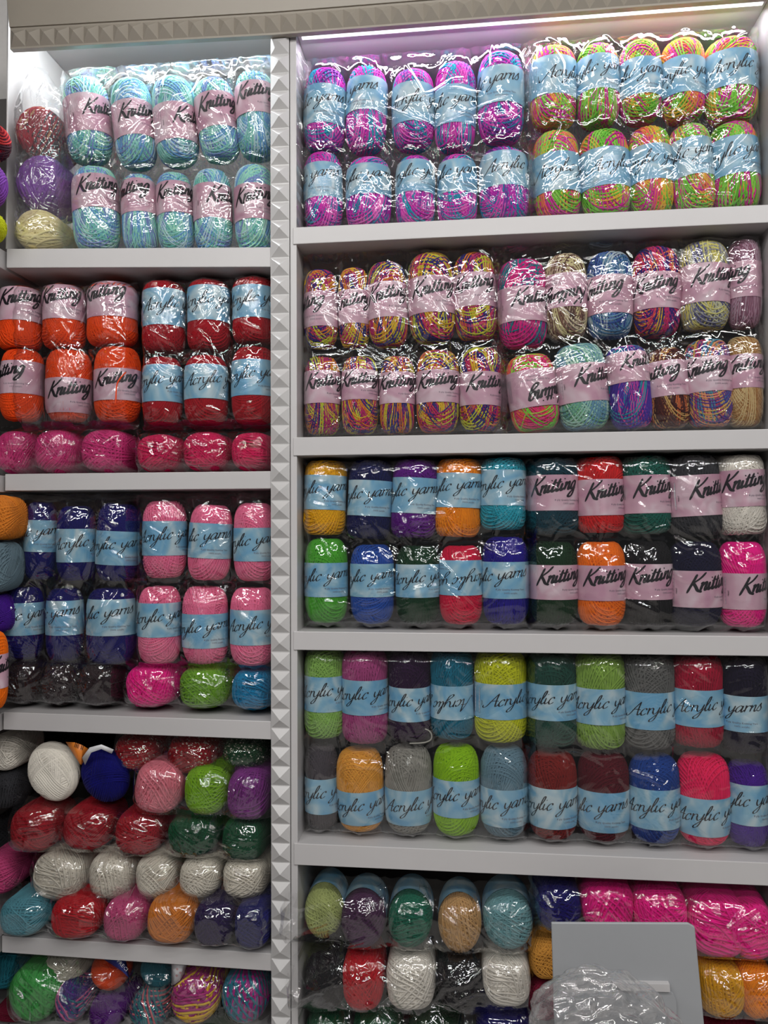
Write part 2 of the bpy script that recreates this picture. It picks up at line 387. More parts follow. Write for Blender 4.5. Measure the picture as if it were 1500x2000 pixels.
# ------------------------------------------------------------ hand-lettered words
GL = {
 'A': (1.25, [[(-.55, .25), (-.62, .0), (-.4, -.12), (-.05, .15), (.4, 1.0), (.95, 2.0)], [(.95, 2.0), (.9, 1.0), (.95, .1), (1.1, .02), (1.3, .3)], [(.15, .75), (.6, .88), (1.2, .8)]]),
 'c': (.72, [[(.62, .72), (.52, .98), (.25, .85), (.08, .4), (.2, .0), (.42, .0), (.66, .22)]]),
 'r': (.66, [[(.06, .9), (.16, .95), (.14, .0)], [(.14, .5), (.34, .9), (.62, .98)], [(.55, .98), (.62, .82)]]),
 'y': (.85, [[(.0, .9), (.03, .35), (.25, .02), (.55, .35), (.7, 1.0)], [(.7, 1.0), (.6, -.1), (.4, -.85), (.05, -1.05), (-.05, -.8), (.3, -.35), (.9, .35)]]),
 'l': (.5, [[(-.05, .3), (.35, 1.3), (.42, 1.95), (.25, 1.95), (.12, 1.2), (.1, .3), (.25, .0), (.55, .35)]]),
 'i': (.45, [[(.08, .95), (.05, .3), (.18, .0), (.5, .35)], [(.16, 1.42), (.24, 1.52)]]),
 'a': (.92, [[(.7, .85), (.4, 1.0), (.1, .6), (.08, .15), (.3, .0), (.6, .4), (.75, 1.0)], [(.75, 1.0), (.68, .25), (.78, .0), (1.0, .35)]]),
 'n': (.88, [[(-.02, .8), (.12, .95), (.08, .0)], [(.1, .45), (.4, .95), (.58, .85), (.55, .2), (.68, .0), (.92, .35)]]),
 's': (.62, [[(-.05, .3), (.35, 1.1), (.38, .75), (.52, .35), (.35, .0), (.02, .08)]]),
 't': (.52, [[(.18, 1.6), (.08, .3), (.22, .0), (.5, .3)], [(-.15, 1.02), (.5, 1.14)]]),
 'g': (.9, [[(.68, .85), (.35, 1.0), (.08, .6), (.08, .15), (.3, .02), (.58, .4), (.7, 1.0)], [(.7, 1.0), (.6, -.3), (.3, -.95), (-.1, -.85), (.2, -.35), (.85, .1)]]),
 'K': (1.3, [[(.5, 2.15), (.3, 1.2), (-.02, -.15)], [(1.45, 2.25), (1.0, 1.6), (.35, 1.05)], [(.35, 1.1), (.75, .55), (1.1, .05), (1.6, -.2)]]),
 ' ': (.8, [])}
def smooth_stroke(p, n=6):
    p = [np.array(q, float) for q in p]
    if len(p) == 2: return np.array([p[0] + (p[1]-p[0])*t for t in np.linspace(0, 1, 3)])
    P = [2*p[0]-p[1]] + p + [2*p[-1]-p[-2]]; out = []
    for i in range(1, len(P)-2):
        for t in np.linspace(0, 1, n, endpoint=False):
            out.append(0.5*((2*P[i]) + (-P[i-1]+P[i+1])*t + (2*P[i-1]-5*P[i]+4*P[i+1]-P[i+2])*t*t + (-P[i-1]+3*P[i]-3*P[i+1]+P[i+2])*t**3))
    out.append(P[-2]); return np.array(out)
def word(s, U, total, wmin, wmax, pen, slant, rise, dot=1.0):
    """flat ribbons spelling a word, centred; returns verts (u,v) and quads"""
    V = []; Q = []; x = 0
    adv = sum(GL[ch][0] for ch in s); kx = total/(adv*U)
    for ch in s:
        for st in GL[ch][1]:
            q = smooth_stroke(st); q = np.stack([(q[:, 0]+x)*kx + q[:, 1]*slant, q[:, 1]], -1)*U
            tg = np.gradient(q, axis=0); tg /= (np.linalg.norm(tg, axis=1)[:, None]+1e-9)
            nn = np.stack([-tg[:, 1], tg[:, 0]], -1)
            w = wmin + (wmax-wmin)*np.abs(nn @ np.array([math.cos(pen), math.sin(pen)]))**1.5
            e = np.minimum(1, np.minimum(np.arange(len(q)), np.arange(len(q))[::-1])/2.0+0.45); w = w*e*U
            b0 = len(V)
            for i in range(len(q)): V.append(q[i]+nn[i]*w[i]); V.append(q[i]-nn[i]*w[i])
            for i in range(len(q)-1): Q.append((b0+2*i, b0+2*i+1, b0+2*i+3, b0+2*i+2))
        x += GL[ch][0]
    V = np.array(V); V[:, 0] -= total/2; V[:, 1] += V[:, 0]*rise - U*0.45
    return V, Q
W_KNIT = word('Knitting', 0.0150, 0.092, 0.10, 0.19, 0.35, 0.30, 0.17)
W_ACR = word('Acrylic yarns', 0.0128, 0.150, 0.03, 0.11, 0.25, 0.35, 0.13)
def small_text(s, size):
    cu = bpy.data.curves.new('t', 'FONT'); cu.body = s; cu.size = size; cu.resolution_u = 1; cu.align_x = 'CENTER'
    o = bpy.data.objects.new('t', cu); COL.objects.link(o)
    me = bpy.data.meshes.new_from_object(o)
    V = np.array([v.co[:2] for v in me.vertices]); Q = [tuple(p.vertices) for p in me.polygons]
    bpy.data.objects.remove(o); bpy.data.meshes.remove(me); bpy.data.curves.remove(cu)
    return V, Q
T_PLY = small_text('8 ply Quality Knitting Yarn', 0.0052)
T_ACR = small_text('100% acrylic', 0.0052)
T_PRINT = small_text('PRINT', 0.0042)
def rect(x0, x1, y0, y1): return [(x0, y0), (x1, y0), (x1, y1), (x0, y1)]
def ink_items(kind):
    """(verts, polys, slot) printed on the flat label; u runs round the ball from the middle of the word"""
    it = []
    if kind == 'K':
        it.append((W_KNIT[0]+[0, 0.009], W_KNIT[1], 1))
        it.append((T_PLY[0]+[0.030, -0.0165], T_PLY[1], 2)); it.append((T_ACR[0]+[0.030, -0.0235], T_ACR[1], 2))
        L, R_ = -0.078, 0.082
    else:
        it.append((W_ACR[0]+[0, 0.005], W_ACR[1], 1))
        it.append((T_PLY[0]+[0.040, -0.0195], T_PLY[1], 2)); it.append((T_ACR[0]+[0.040, -0.0265], T_ACR[1], 2))
        L, R_ = -0.098, 0.104
    V = []; Q = []
    def r(x0, x1, y0, y1): b_ = len(V); V.extend(rect(x0, x1, y0, y1)); Q.append((b_, b_+1, b_+2, b_+3))
    # care table on the left of the word
    r(L-0.012, L+0.006, -0.026, 0.027); it.append((np.array(V), list(Q), 3)); V.clear(); Q.clear()
    for i in range(4): r(L-0.012+i*0.006-0.0002, L-0.012+i*0.006+0.0002, -0.026, 0.027)
    for i in range(8): r(L-0.012, L+0.006, -0.026+i*0.00757-0.0002, -0.026+i*0.00757+0.0002)
    it.append((np.array(V), list(Q), 2)); V.clear(); Q.clear()
    tp = T_PRINT[0]; it.append((np.stack([-tp[:, 1]+L+0.013, tp[:, 0]-0.004], -1), T_PRINT[1], 1))
    # fine print lines on the right of the word
    for i in range(4): r(R_+i*0.0028, R_+i*0.0028+0.0007, -0.022, 0.022)
    it.append((np.array(V), list(Q), 2))
    return it
INKS = {'K': ink_items('K'), 'A': ink_items('A')}
def label_mesh(kind, sx, sy, sz, zc, hh, phase, flip, P_=PW):
    """paper band that follows the ball; printed words wrap round it"""
    nu, nv = 48, 7; V = []; Q = []; MI = []
    def surf(u, v, off):
        th = u; z = zc+v
        rr = body_r(z/sz, P=P_)+0.0022+off
        return np.stack([rr*sx*np.sin(th), -rr*sy*np.cos(th), z], -1)
    rm = float(body_r((zc)/sz, P=P_)+0.002)*(sx+sy)/2
    th = np.linspace(-math.pi, math.pi, nu, endpoint=False); vv = np.linspace(-hh, hh, nv)
    G, H = np.meshgrid(th, vv); V = surf(G.ravel(), H.ravel(), 0.0)
    V = list(V)
    for j in range(nv-1):
        for i in range(nu): Q.append((j*nu+i, j*nu+(i+1) % nu, (j+1)*nu+(i+1) % nu, (j+1)*nu+i)); MI.append(0)
    sgn = -1 if flip else 1
    for (P, polys, slot) in INKS[kind]:
        k = min(1.0, hh/0.036)
        u = sgn*P[:, 0]/rm*1.0 + phase; v = sgn*P[:, 1]*k
        v = np.clip(v, -hh, hh)
        pts = surf(u, v, 0.00045 if slot != 3 else 0.0002); b_ = len(V); V += list(pts)
        Q += [tuple(b_+i for i in p) for p in polys]; MI += [slot]*len(polys)
    return mk('paper_label', V, Q, (PINKP if kind == 'K' else BLUEP, INK, GREYINK, PALEINK), True, MI)

# ------------------------------------------------------------ colours (as the yarn looks in the photograph)
YC = {
 'aqua': {'c': [(150, 215, 205), (110, 165, 215), (195, 225, 235), (120, 195, 185), (170, 225, 200), (130, 150, 205)], 'f': 1.6},
 'magteal': {'c': [(215, 50, 180), (235, 110, 200), (30, 140, 175), (190, 40, 175), (120, 60, 160), (225, 80, 190), (40, 165, 190)], 'f': 1.4},
 'neon': {'c': [(205, 40, 150), (130, 205, 70), (235, 190, 70), (240, 120, 90), (215, 60, 160), (150, 215, 90), (110, 190, 60)], 'f': 1.4},
 'rainbow': {'c': [(45, 35, 110), (190, 40, 95), (215, 175, 50), (50, 45, 120), (210, 120, 40), (170, 40, 100), (190, 195, 60)], 'f': 1.5},
 'tealmag': {'c': [(20, 110, 125), (205, 30, 120), (35, 120, 135), (160, 30, 120), (215, 40, 130)], 'f': 1.0},
 'browncream': {'c': [(110, 80, 70), (205, 195, 145), (130, 95, 80), (195, 180, 150), (90, 65, 60)], 'f': 2.2},
 'bluewhite': {'c': [(75, 105, 165), (175, 190, 200), (60, 110, 150), (110, 150, 175), (45, 70, 140)], 'f': 1.9},
 'fiesta': {'c': [(45, 30, 110), (215, 60, 90), (225, 180, 45), (225, 120, 60), (60, 35, 120), (190, 40, 110)], 'f': 1.7},
 'yellowgrey': {'c': [(200, 190, 105), (140, 140, 150), (210, 205, 130), (85, 85, 130), (190, 190, 160)], 'f': 1.6},
 'mauvegrey': {'c': [(150, 105, 125), (175, 150, 165), (130, 85, 105), (165, 125, 145)], 'f': 1.8},
 'limepink': {'c': [(115, 195, 60), (215, 45, 110), (225, 90, 70), (160, 205, 70), (220, 60, 130)], 'f': 1.8},
 'mint': {'c': [(110, 165, 150), (150, 195, 180), (100, 145, 170), (175, 205, 190), (120, 180, 140)], 'f': 1.4},
 'tealpurple': {'c': [(40, 140, 160), (70, 45, 150), (90, 60, 170), (200, 70, 150), (60, 40, 130)], 'f': 0.9},
 'darkbrown': {'c': [(75, 30, 30), (95, 45, 35), (195, 155, 95), (70, 28, 28), (200, 105, 60), (60, 22, 25)], 'f': 2.0},
 'pastelmulti': {'c': [(70, 80, 150), (205, 165, 90), (170, 60, 110), (80, 140, 160), (220, 150, 110), (100, 60, 130)], 'f': 2.2},
 'tan': {'c': [(170, 130, 80), (190, 150, 100), (155, 110, 65), (205, 180, 130)], 'f': 1.0},
 'yellowmag': {'c': [(215, 170, 40), (210, 160, 35), (150, 40, 110), (220, 180, 60), (170, 50, 120)], 'f': 0.6},
 'magcyan': {'c': [(170, 40, 130), (40, 110, 130), (150, 30, 120), (80, 50, 120)], 'f': 0.8},
 'purplepink': {'c': [(70, 50, 120), (190, 90, 140), (40, 110, 130), (90, 60, 140)], 'f': 0.8},
 'tealcoral': {'c': [(40, 105, 115), (200, 100, 110), (60, 50, 90), (50, 120, 125)], 'f': 0.8},
 'redpeach': {'c': [(165, 30, 50), (190, 130, 95), (150, 25, 45), (70, 40, 50), (200, 60, 60)], 'f': 0.5},
 'orange': (240, 75, 20), 'red': (170, 12, 30), 'rose': (205, 50, 120), 'crimson': (205, 20, 85),
 'navy': (17, 9, 98), 'pink': (246, 118, 158), 'blackbrown': (42, 28, 32), 'magenta': (243, 25, 140), 'leaf': (105, 155, 35), 'azure': (0, 120, 165),
 'yellow': (232, 170, 15), 'darknavy': (14, 20, 75), 'purple': (92, 20, 125), 'amber': (238, 135, 10), 'turquoise': (40, 155, 175),
 'green': (75, 165, 45), 'blue': (35, 78, 165), 'forest': (8, 55, 30), 'cherry': (205, 15, 60), 'indigo': (28, 12, 130),
 'petrol': (8, 55, 68), 'scarlet': (205, 30, 32), 'pine': (18, 88, 75), 'charcoal': (52, 52, 56), 'white': (222, 216, 205),
 'bottle': (15, 48, 22), 'tangerine': (250, 115, 12), 'black': (22, 20, 22), 'inknavy': (22, 20, 48),
 'palegreen': (135, 180, 85), 'mauve': (165, 70, 125), 'aubergine': (42, 14, 50), 'teal': (20, 105, 130), 'chartreuse': (190, 195, 25),
 'darkgrey': (75, 70, 75), 'mustard': (222, 155, 60), 'grey': (140, 138, 130), 'lime': (140, 190, 15), 'bluegrey': (105, 135, 150),
 'darkgreen': (28, 70, 58), 'sage': (130, 165, 70), 'midgrey': (100, 100, 98), 'ruby': (165, 10, 50), 'blackpurple': (22, 14, 38),
 'brick': (120, 28, 24), 'maroon': (85, 15, 28), 'denim': (30, 65, 140), 'hotpink': (242, 35, 95), 'violet': (72, 25, 140),
 'lightsage': (160, 170, 105), 'plum': (72, 38, 72), 'emerald': (18, 98, 75), 'sand': (185, 145, 95), 'dusty_teal': (105, 150, 155),
 'ivory': (212, 205, 190), 'gold': (215, 155, 25), 'ochre': (185, 130, 55), 'wine': (110, 20, 45), 'redbright': (185, 15, 30),
 'offwhite': (228, 222, 210), 'royal': (8, 8, 95), 'blush': (225, 125, 140), 'grass': (120, 170, 25), 'orchid': (120, 45, 125),
 'glitterred': (165, 12, 28), 'glittergreen': (5, 70, 35), 'darkred': (160, 20, 35), 'spruce': (12, 75, 45), 'steelteal': (85, 150, 165), 'rosepink': (190, 70, 120),
 'apricot': (205, 120, 40), 'duskindigo': (38, 20, 70), 'duskblue': (35, 35, 95), 'orangered': (225, 75, 20), 'seateal': (30, 105, 120), 'fluffgreen': (65, 160, 75),
 'peach': (245, 228, 165), 'lilac': (125, 65, 160), 'greyteal': (95, 115, 125)}
NAMES = {'aqua': 'aqua striped', 'magteal': 'magenta and teal striped', 'neon': 'neon pink green striped', 'rainbow': 'navy pink yellow striped', 'tealmag': 'teal and magenta',
 'browncream': 'brown and cream', 'bluewhite': 'blue and white', 'fiesta': 'indigo red yellow', 'yellowgrey': 'yellow and grey', 'mauvegrey': 'dusky mauve', 'limepink': 'lime and pink',
 'mint': 'mint striped', 'tealpurple': 'purple and turquoise', 'darkbrown': 'dark brown flecked', 'pastelmulti': 'blue orange mottled', 'tan': 'tan', 'yellowmag': 'yellow and magenta',
 'magcyan': 'magenta and teal', 'purplepink': 'purple and pink', 'tealcoral': 'teal and coral', 'redpeach': 'red and peach', 'inknavy': 'blackish navy', 'darknavy': 'dark navy',
 'blackbrown': 'blackish brown', 'palegreen': 'pale green', 'darkgrey': 'dark grey', 'bluegrey': 'blue grey', 'darkgreen': 'dark green', 'midgrey': 'mid grey', 'blackpurple': 'blackish purple',
 'hotpink': 'hot pink', 'lightsage': 'pale sage', 'dusty_teal': 'dusty teal', 'redbright': 'bright red', 'offwhite': 'off white', 'royal': 'royal blue', 'glitterred': 'glittery red',
 'glittergreen': 'glittery green', 'darkred': 'dark red', 'steelteal': 'steel teal', 'rosepink': 'rose pink', 'duskindigo': 'dusky indigo', 'duskblue': 'dusky blue', 'orangered': 'orange red',
 'seateal': 'sea teal', 'fluffgreen': 'fluffy green', 'greyteal': 'grey teal', 'bottle': 'bottle green', 'forest': 'forest green', 'leaf': 'leaf green', 'rose': 'rose', 'turquoise': 'turquoise'}
ORD = ['first', 'second', 'third', 'fourth', 'fifth', 'sixth', 'seventh', 'eighth', 'ninth', 'tenth']
cnt = [0]
YB = 0.058
def use_material(o, m):
    o.material_slots[0].link = 'OBJECT'; o.material_slots[0].material = m
CELLS = []
for i in range(4):
    CELLS.append((XRL, XRR, ZSH_R[i][0], ZTOP_R-0.012 if i == 0 else ZSH_R[i-1][0]-ZSH_R[i-1][1]))
CELLS.append((XRL, XRR, 0.440, ZSH_R[3][0]-ZSH_R[3][1]))
for i in range(5):
    CELLS.append((XLL if i == 0 else -1.33, XLR, max(ZSH_L[i][0]), ZTOP_L-0.012 if i == 0 else min(ZSH_L[i-1][0])-ZSH_L[i-1][1]))
def cell_of(x, z):
    for c in CELLS:
        if c[0]-0.01 < x < c[1]+0.03 and c[2]-0.02 < z < c[3]+0.02: return c
def fit(X, cz_, W, H, g=0.0012):
    """keep a ball inside its compartment"""
    c = cell_of(X, cz_)
    if c is None: return X, cz_, W, H
    x0, x1 = max(X-W/2, c[0]+g), min(X+W/2, c[1]-g)
    if x1-x0 < W*0.8:
        if X-W/2 < c[0]: x1 = x0+W*0.8
        else: x0 = x1-W*0.8
    lo = c[2] if c[0] > -0.5 or c[3] < 2.1 else -9
    z0, z1 = max(cz_-H/2, lo+g), min(cz_+H/2, c[3]-g)
    return (x0+x1)/2, (z0+z1)/2, x1-x0, z1-z0
def stand_ball(row, floor_z, label, group, Y=YB, flat=False):
    """row: cx, top, bottom, width (photo px), band top, band bottom, band kind, word phase deg, lean deg, colour, flipped"""
    cx, top, bot, w, lt, lb, kind, ph, lean, colr = row[:10]; flip = len(row) > 10 and row[10]
    k = (Y-CAMP[1])/1500.0
    pt, pb = at(cx, top, Y), at(cx, bot, Y); W = w*k*1.022; H = pt[2]-pb[2]
    cz_ = (pt[2]+pb[2])/2; X = (pt[0]+pb[0])/2
    if floor_z is not None:
        fz = floor_z(X)+0.0015; H = pt[2]-fz; cz_ = (pt[2]+fz)/2
    X, cz_, W, H = fit(X, cz_, W, H)
    sx, sy, sz = W/(2*A0*1.03), min(W, 0.094)/(2*A0*1.02)*0.94, H/(2*C0*1.01)
    root = link('yarn_ball', None); a = math.radians(lean)
    root.location = (X-math.sin(a)*H/2, Y, cz_-math.cos(a)*H/2); root.rotation_euler = (0, a, 0)
    tag(root, label, 'yarn ball', group)
    cnt[0] += 1; n = cnt[0]
    ms = FLATS[(n*3) % len(FLATS)] if flat else SKEINS[(n*5) % len(SKEINS)]
    o = link('yarn_winding', ms, root, (0, 0, H/2)); o.scale = (sx, sy, sz); use_material(o, yarn(colr))
    if n % 2: o.scale[2] = -sz
    l0, l1 = at(cx, lt, Y)[2], at(cx, lb, Y)[2]
    zc = (l0+l1)/2-cz_; hh = (l0-l1)/2
    th = math.atan2(-X, 1.5+Y)
    me = label_mesh(kind, sx, sy, sz, zc, hh, math.radians(ph)+th, flip, PFLAT if flat else PW)
    link('paper_label', me, root, (0, 0, H/2))
    return (X, cz_, W/2+0.001, H/2+0.001, a, Y, min(W, 0.094)*0.461+0.0035, 4.2 if flat else 2.9)
def lying_ball(cx, top, bot, w, colr, label, group, Y=0.012, floor_z=None, band=False, turn=None, length=0.155, mesh=None, pitch=0.0):
    """a skein lying down with its end towards the aisle; Y is where its end sits"""
    k = (Y+0.03-CAMP[1])/1500.0
    Yc = Y+0.035
    pt, pb = at(cx, top, Yc), at(cx, bot, Yc); W = w*k; H = pt[2]-pb[2]; X = pt[0]; cz_ = (pt[2]+pb[2])/2
    if floor_z is not None:
        fz = floor_z(X)+0.0015; cz_ = fz+H/2
    cnt[0] += 1; n = cnt[0]
    X, cz_, W, H = fit(X, cz_, W*1.03, H*1.02)
    ms = mesh or (SKEINS[n % len(SKEINS)] if band else LYING[(n*5) % len(LYING)])
    sx, sz, sl = W/(2*A0*1.03), H/(2*A0*1.03), length/(2*C0)
    rr = random.Random(n)
    spin = (rr.randint(0, 3)*math.pi/2+rr.uniform(-0.1, 0.1)) if mesh is None else rr.uniform(0, 6.28)
    Ro = Matrix.Translation((X, Y+length/2, cz_)) @ Matrix.Rotation(math.radians(pitch), 4, 'X')
    # axis of the skein along Y; spin about its own axis first
    L = Matrix.Diagonal((sx, sl, sz, 1)) @ Matrix.Rotation(math.pi/2, 4, 'X') @ Matrix.Rotation(spin, 4, 'Z')
    if band:
        root = link('yarn_ball', None); root.matrix_world = Ro; tag(root, label, 'yarn ball', group)
        o = link('yarn_winding', ms, root); o.matrix_local = L; use_material(o, yarn(colr))
        lm = label_mesh('A' if band is True else band, sx, sz, sl, -0.010, 0.036, 0.0, False)
        q = link('paper_label', lm, root); q.matrix_local = Matrix.Rotation(math.pi/2, 4, 'X')
    else:
        o = link('yarn_ball', ms); o.matrix_world = Ro @ L; tag(o, label, 'yarn ball', group); use_material(o, yarn(colr))
    return (X, cz_, W/2, H/2, 0.0, None, Y)

# ------------------------------------------------------------ clear bags
def bag(name, items, ext, seed, label, group='clear plastic bags around the yarn', wr=1.0, ncr=46, Ymid=0.052, off=0.0045, mat=None, res=0.0016, taut=0.93, ear=(), parent_shape=None, yfront=-0.012):
    """clear film stretched over the balls in items; ext = x0,x1,z0,z1 in metres"""
    x0, x1, z0, z1 = ext
    c = cell_of((x0+x1)/2, (z0+z1)/2)
    if c: x0, x1, z0, z1 = max(x0, c[0]+0.0008), min(x1, c[1]-0.0008), max(z0, (c[2] if c[0] > -0.5 else c[2]-0.0)+0.0008), min(z1, c[3]-0.0008)
    nx, nz = int((x1-x0)/res), int((z1-z0)/res)
    xs = np.linspace(x0, x1, nx); zs = np.linspace(z0, z1, nz); X, Z = np.meshgrid(xs, zs)
    D = np.zeros_like(X)
    for itm in items:
        cx, cz_, a, h, lean, Yc, d = itm[:7]
        dx = X-cx; dz = Z-cz_
        if Yc is not None:
            c, s = math.cos(lean), math.sin(lean)
            u = dx*c-dz*s; v = dx*s+dz*c
            pw_ = itm[7]; prof = np.clip(1-np.abs(v/h)**pw_, 0, 1)**(1/pw_)
            p = np.sqrt(np.clip(prof**2-(u/a)**2, 0, 1))*d*1.0
            p = p + (Ymid-Yc)*(p > 0)
        else:
            r = (np.abs(dx/(a+.0005))**2.7+np.abs(dz/(h+.0005))**2.7)**(1/2.7)
            p = np.clip((Ymid-d)-0.0775*(1-np.clip(1-r**2.9, 0, 1)**(1/2.9)), 0, 1)
        D = np.maximum(D, p)
    B = np.minimum(np.minimum(X-x0, x1-X), np.minimum(Z-z0, z1-Z))
    Hm = D.copy()
    for it in range(220):
        Hb = Hm.copy()
        Hb[1:-1, 1:-1] = 0.25*(Hm[:-2, 1:-1]+Hm[2:, 1:-1]+Hm[1:-1, :-2]+Hm[1:-1, 2:])
        Hm = np.maximum(D, Hb); Hm[0] = Hm[-1] = 0; Hm[:, 0] = Hm[:, -1] = 0
    E_ = D.copy(); rr_ = max(1, int(0.011/res))
    for ax in (0, 1):                       # widest reach of the balls, then evened out
        G_ = E_.copy()
        for k_ in range(1, rr_+1):
            G_ = np.maximum(G_, np.maximum(np.roll(E_, k_, ax), np.roll(E_, -k_, ax)))
        E_ = G_
    for it in range(3):
        for ax in (0, 1):
            cs_ = np.cumsum(np.concatenate([np.repeat(E_.take([0], ax), rr_+1, ax), E_, np.repeat(E_.take([-1], ax), rr_, ax)], ax), ax)
            n_ = E_.shape[ax]
            E_ = (cs_.take(range(2*rr_+1, 2*rr_+1+n_), ax)-cs_.take(range(0, n_), ax))/(2*rr_+1)
    Hm = np.maximum(Hm, taut*E_*np.clip(B/0.016, 0, 1))
    for it in range(3):
        Hm[1:-1, 1:-1] = np.maximum(D[1:-1, 1:-1], 0.2*(Hm[:-2, 1:-1]+Hm[2:, 1:-1]+Hm[1:-1, :-2]+Hm[1:-1, 2:]+Hm[1:-1, 1:-1]))
    rg = np.random.RandomState(seed)
    cr = np.zeros_like(X)
    w_, h_ = x1-x0, z1-z0
    anchors = [(x0+rg.uniform(.1, .9)*w_, z0+rg.uniform(.12, .9)*h_) for _ in range(5)]
    for i in range(int(ncr*2.0)):
        if i % 5 < 2:
            p = np.array(anchors[rg.randint(5)])+rg.normal(0, .006, 2); L = rg.uniform(.05, .19)
        else:
            p = np.array([x0+rg.uniform(0, 1)*w_, z0+rg.uniform(0, 1)*h_]); L = rg.uniform(.015, .09)
        ang = rg.uniform(0, math.pi) if rg.rand() < .55 else rg.normal(2.1, .35)
        v = np.array([math.cos(ang), math.sin(ang)])
        wd = rg.uniform(.0035, .0110); am = wd*rg.uniform(.14, .48)*min(wr, 1.3)
        t = (X-p[0])*v[0]+(Z-p[1])*v[1]; dd = -(X-p[0])*v[1]+(Z-p[1])*v[0]
        dd = dd+0.004*np.sin(t*rg.uniform(30, 90)+rg.uniform(0, 6))
        tt = np.clip(t/L, 0, 1); tap = np.clip(np.minimum(tt, 1-tt)*4, 0, 1)
        cr = np.maximum(cr, am*np.clip(1-(dd/(wd*(.45+.55*tap)))**2, 0, 1)**1.5*np.clip(tap*1.5, 0, 1))
    # crumpled patches
    for i in range(int(6*wr)+1):
        p = (x0+rg.uniform(0, 1)*w_, z0+rg.uniform(0, 1)*h_); sg = rg.uniform(.008, .022)
        g = np.exp(-((X-p[0])**2+(Z-p[1])**2)/(2*sg*sg))
        f1, f2, f3 = rg.uniform(300, 620, 3); a1, a2 = rg.uniform(0, math.pi, 2)
        n_ = np.abs(np.sin(f1*(X*math.cos(a1)+Z*math.sin(a1))+3*np.sin(f3*.3*Z)))*np.abs(np.sin(f2*(X*math.cos(a2)+Z*math.sin(a2))+2*np.sin(f3*.4*X)))
        cr = cr+g*(1-n_)*.0016*wr
    lo = 0
    for i in range(4):
        f1, a1, ph = rg.uniform(50, 130), rg.uniform(0, math.pi), rg.uniform(0, 6)
        lo = lo+np.abs(np.sin(f1*(X*math.cos(a1)+Z*math.sin(a1))+ph+1.2*np.sin(40*Z+i)))
    edge = np.clip(B/0.012, 0, 1)
    Hm = Hm+(off+cr+lo*.0004*wr)*edge
    Y = Ymid-Hm
    Y = np.maximum(Y, yfront-0.02)
    # ragged outline
    jx = 0.003*np.sin(Z*70+seed)+0.002*np.sin(Z*190+seed*2); jz = 0.003*np.sin(X*60+seed)+0.002*np.sin(X*170+seed)
    ed = np.clip(1-B/0.02, 0, 1)
    X2 = X-ed*np.abs(jx)*np.sign(X-(x0+x1)/2); Z2 = Z-ed*np.abs(jz)*np.sign(Z-(z0+z1)/2)
    for er in ear:
        ex, ez, dx, dz, rad = er[:5]
        g = np.exp(-((X-ex)**2+(Z-ez)**2)/(2*rad*rad)); X2 = X2+dx*g; Z2 = Z2+dz*g
        if len(er) > 5: Y = Y+er[5]*np.clip(g*1.5, 0, 1)
    if ear and x0 > XRL-0.01:               # film that spills out passes in front of the side panel
        Y = np.where(X2 < XRL+0.003, np.minimum(Y, -0.007), Y)
    ctr = np.array([(x0+x1)/2, Ymid, z0])
    V = np.stack([X2, Y, Z2], -1).reshape(-1, 3)
    i = np.arange(nz-1)[:, None]*nx; j = np.arange(nx-1)[None, :]
    Q = np.stack([i+j, i+j+1, i+nx+j+1, i+nx+j], -1).reshape(-1, 4)
    if items and items[0][5] is not None:      # closed behind the balls too
        yb = Ymid+Hm+0.012*edge
        V2 = np.stack([X2, yb, Z2], -1)[::3, ::3]; n2z, n2x = V2.shape[:2]
        i = np.arange(n2z-1)[:, None]*n2x; j = np.arange(n2x-1)[None, :]
        Q2 = np.stack([i+j, i+n2x+j, i+n2x+j+1, i+j+1], -1).reshape(-1, 4)+len(V)
        V = np.concatenate([V, V2.reshape(-1, 3)]); Q = np.concatenate([Q, Q2])
    me = mk(name, V-ctr, Q, (mat or FILM,))
    o = link(name, me, None, tuple(ctr)); tag(o, label, 'plastic bag', group)
    return o
def extents(items, m=(0.012, 0.012, 0.004, 0.014)):
    xs0 = min(i[0]-i[2] for i in items)-m[0]; xs1 = max(i[0]+i[2] for i in items)+m[1]
    z0 = min(i[1]-i[3] for i in items)-m[2]; z1 = max(i[1]+i[3] for i in items)+m[3]
    return xs0, xs1, z0, z1
def standing_bag(upper, lower, floor_z, shelfname, group, bagseed, baglabel, ext=None, m=(0.012, 0.012, 0.001, 0.012), squashed=False, **kw):
    its = []
    for rn, rows in (('upper', upper), ('lower', lower)):
        for i, r in enumerate(rows):
            band = 'pink band' if r[6] == 'K' else 'blue band'
            cols = [q[9] for q in upper+lower]; same = cols.count(r[9]) > 1
            w = NAMES.get(r[9], r[9]).replace('_', ' ')
            fl = ' upside down' if (len(r) > 10 and r[10]) else ''
            if same: lab = '%s yarn ball, %s%s, %s row, %s from left, %s' % (w, band, fl, rn, ORD[i], shelfname)
            else: lab = '%s yarn ball with %s%s, %s row, %s' % (w, band, fl, rn, shelfname)
            its.append(stand_ball(r, floor_z if rn == 'lower' else None, lab, group, flat=squashed and rn == 'upper'))
    z_ = min(i[1]-i[3] for i in its)
    e = list(ext or extents(its, m))
    bag('plastic_bag', its, e, bagseed, baglabel, **kw)
    return its
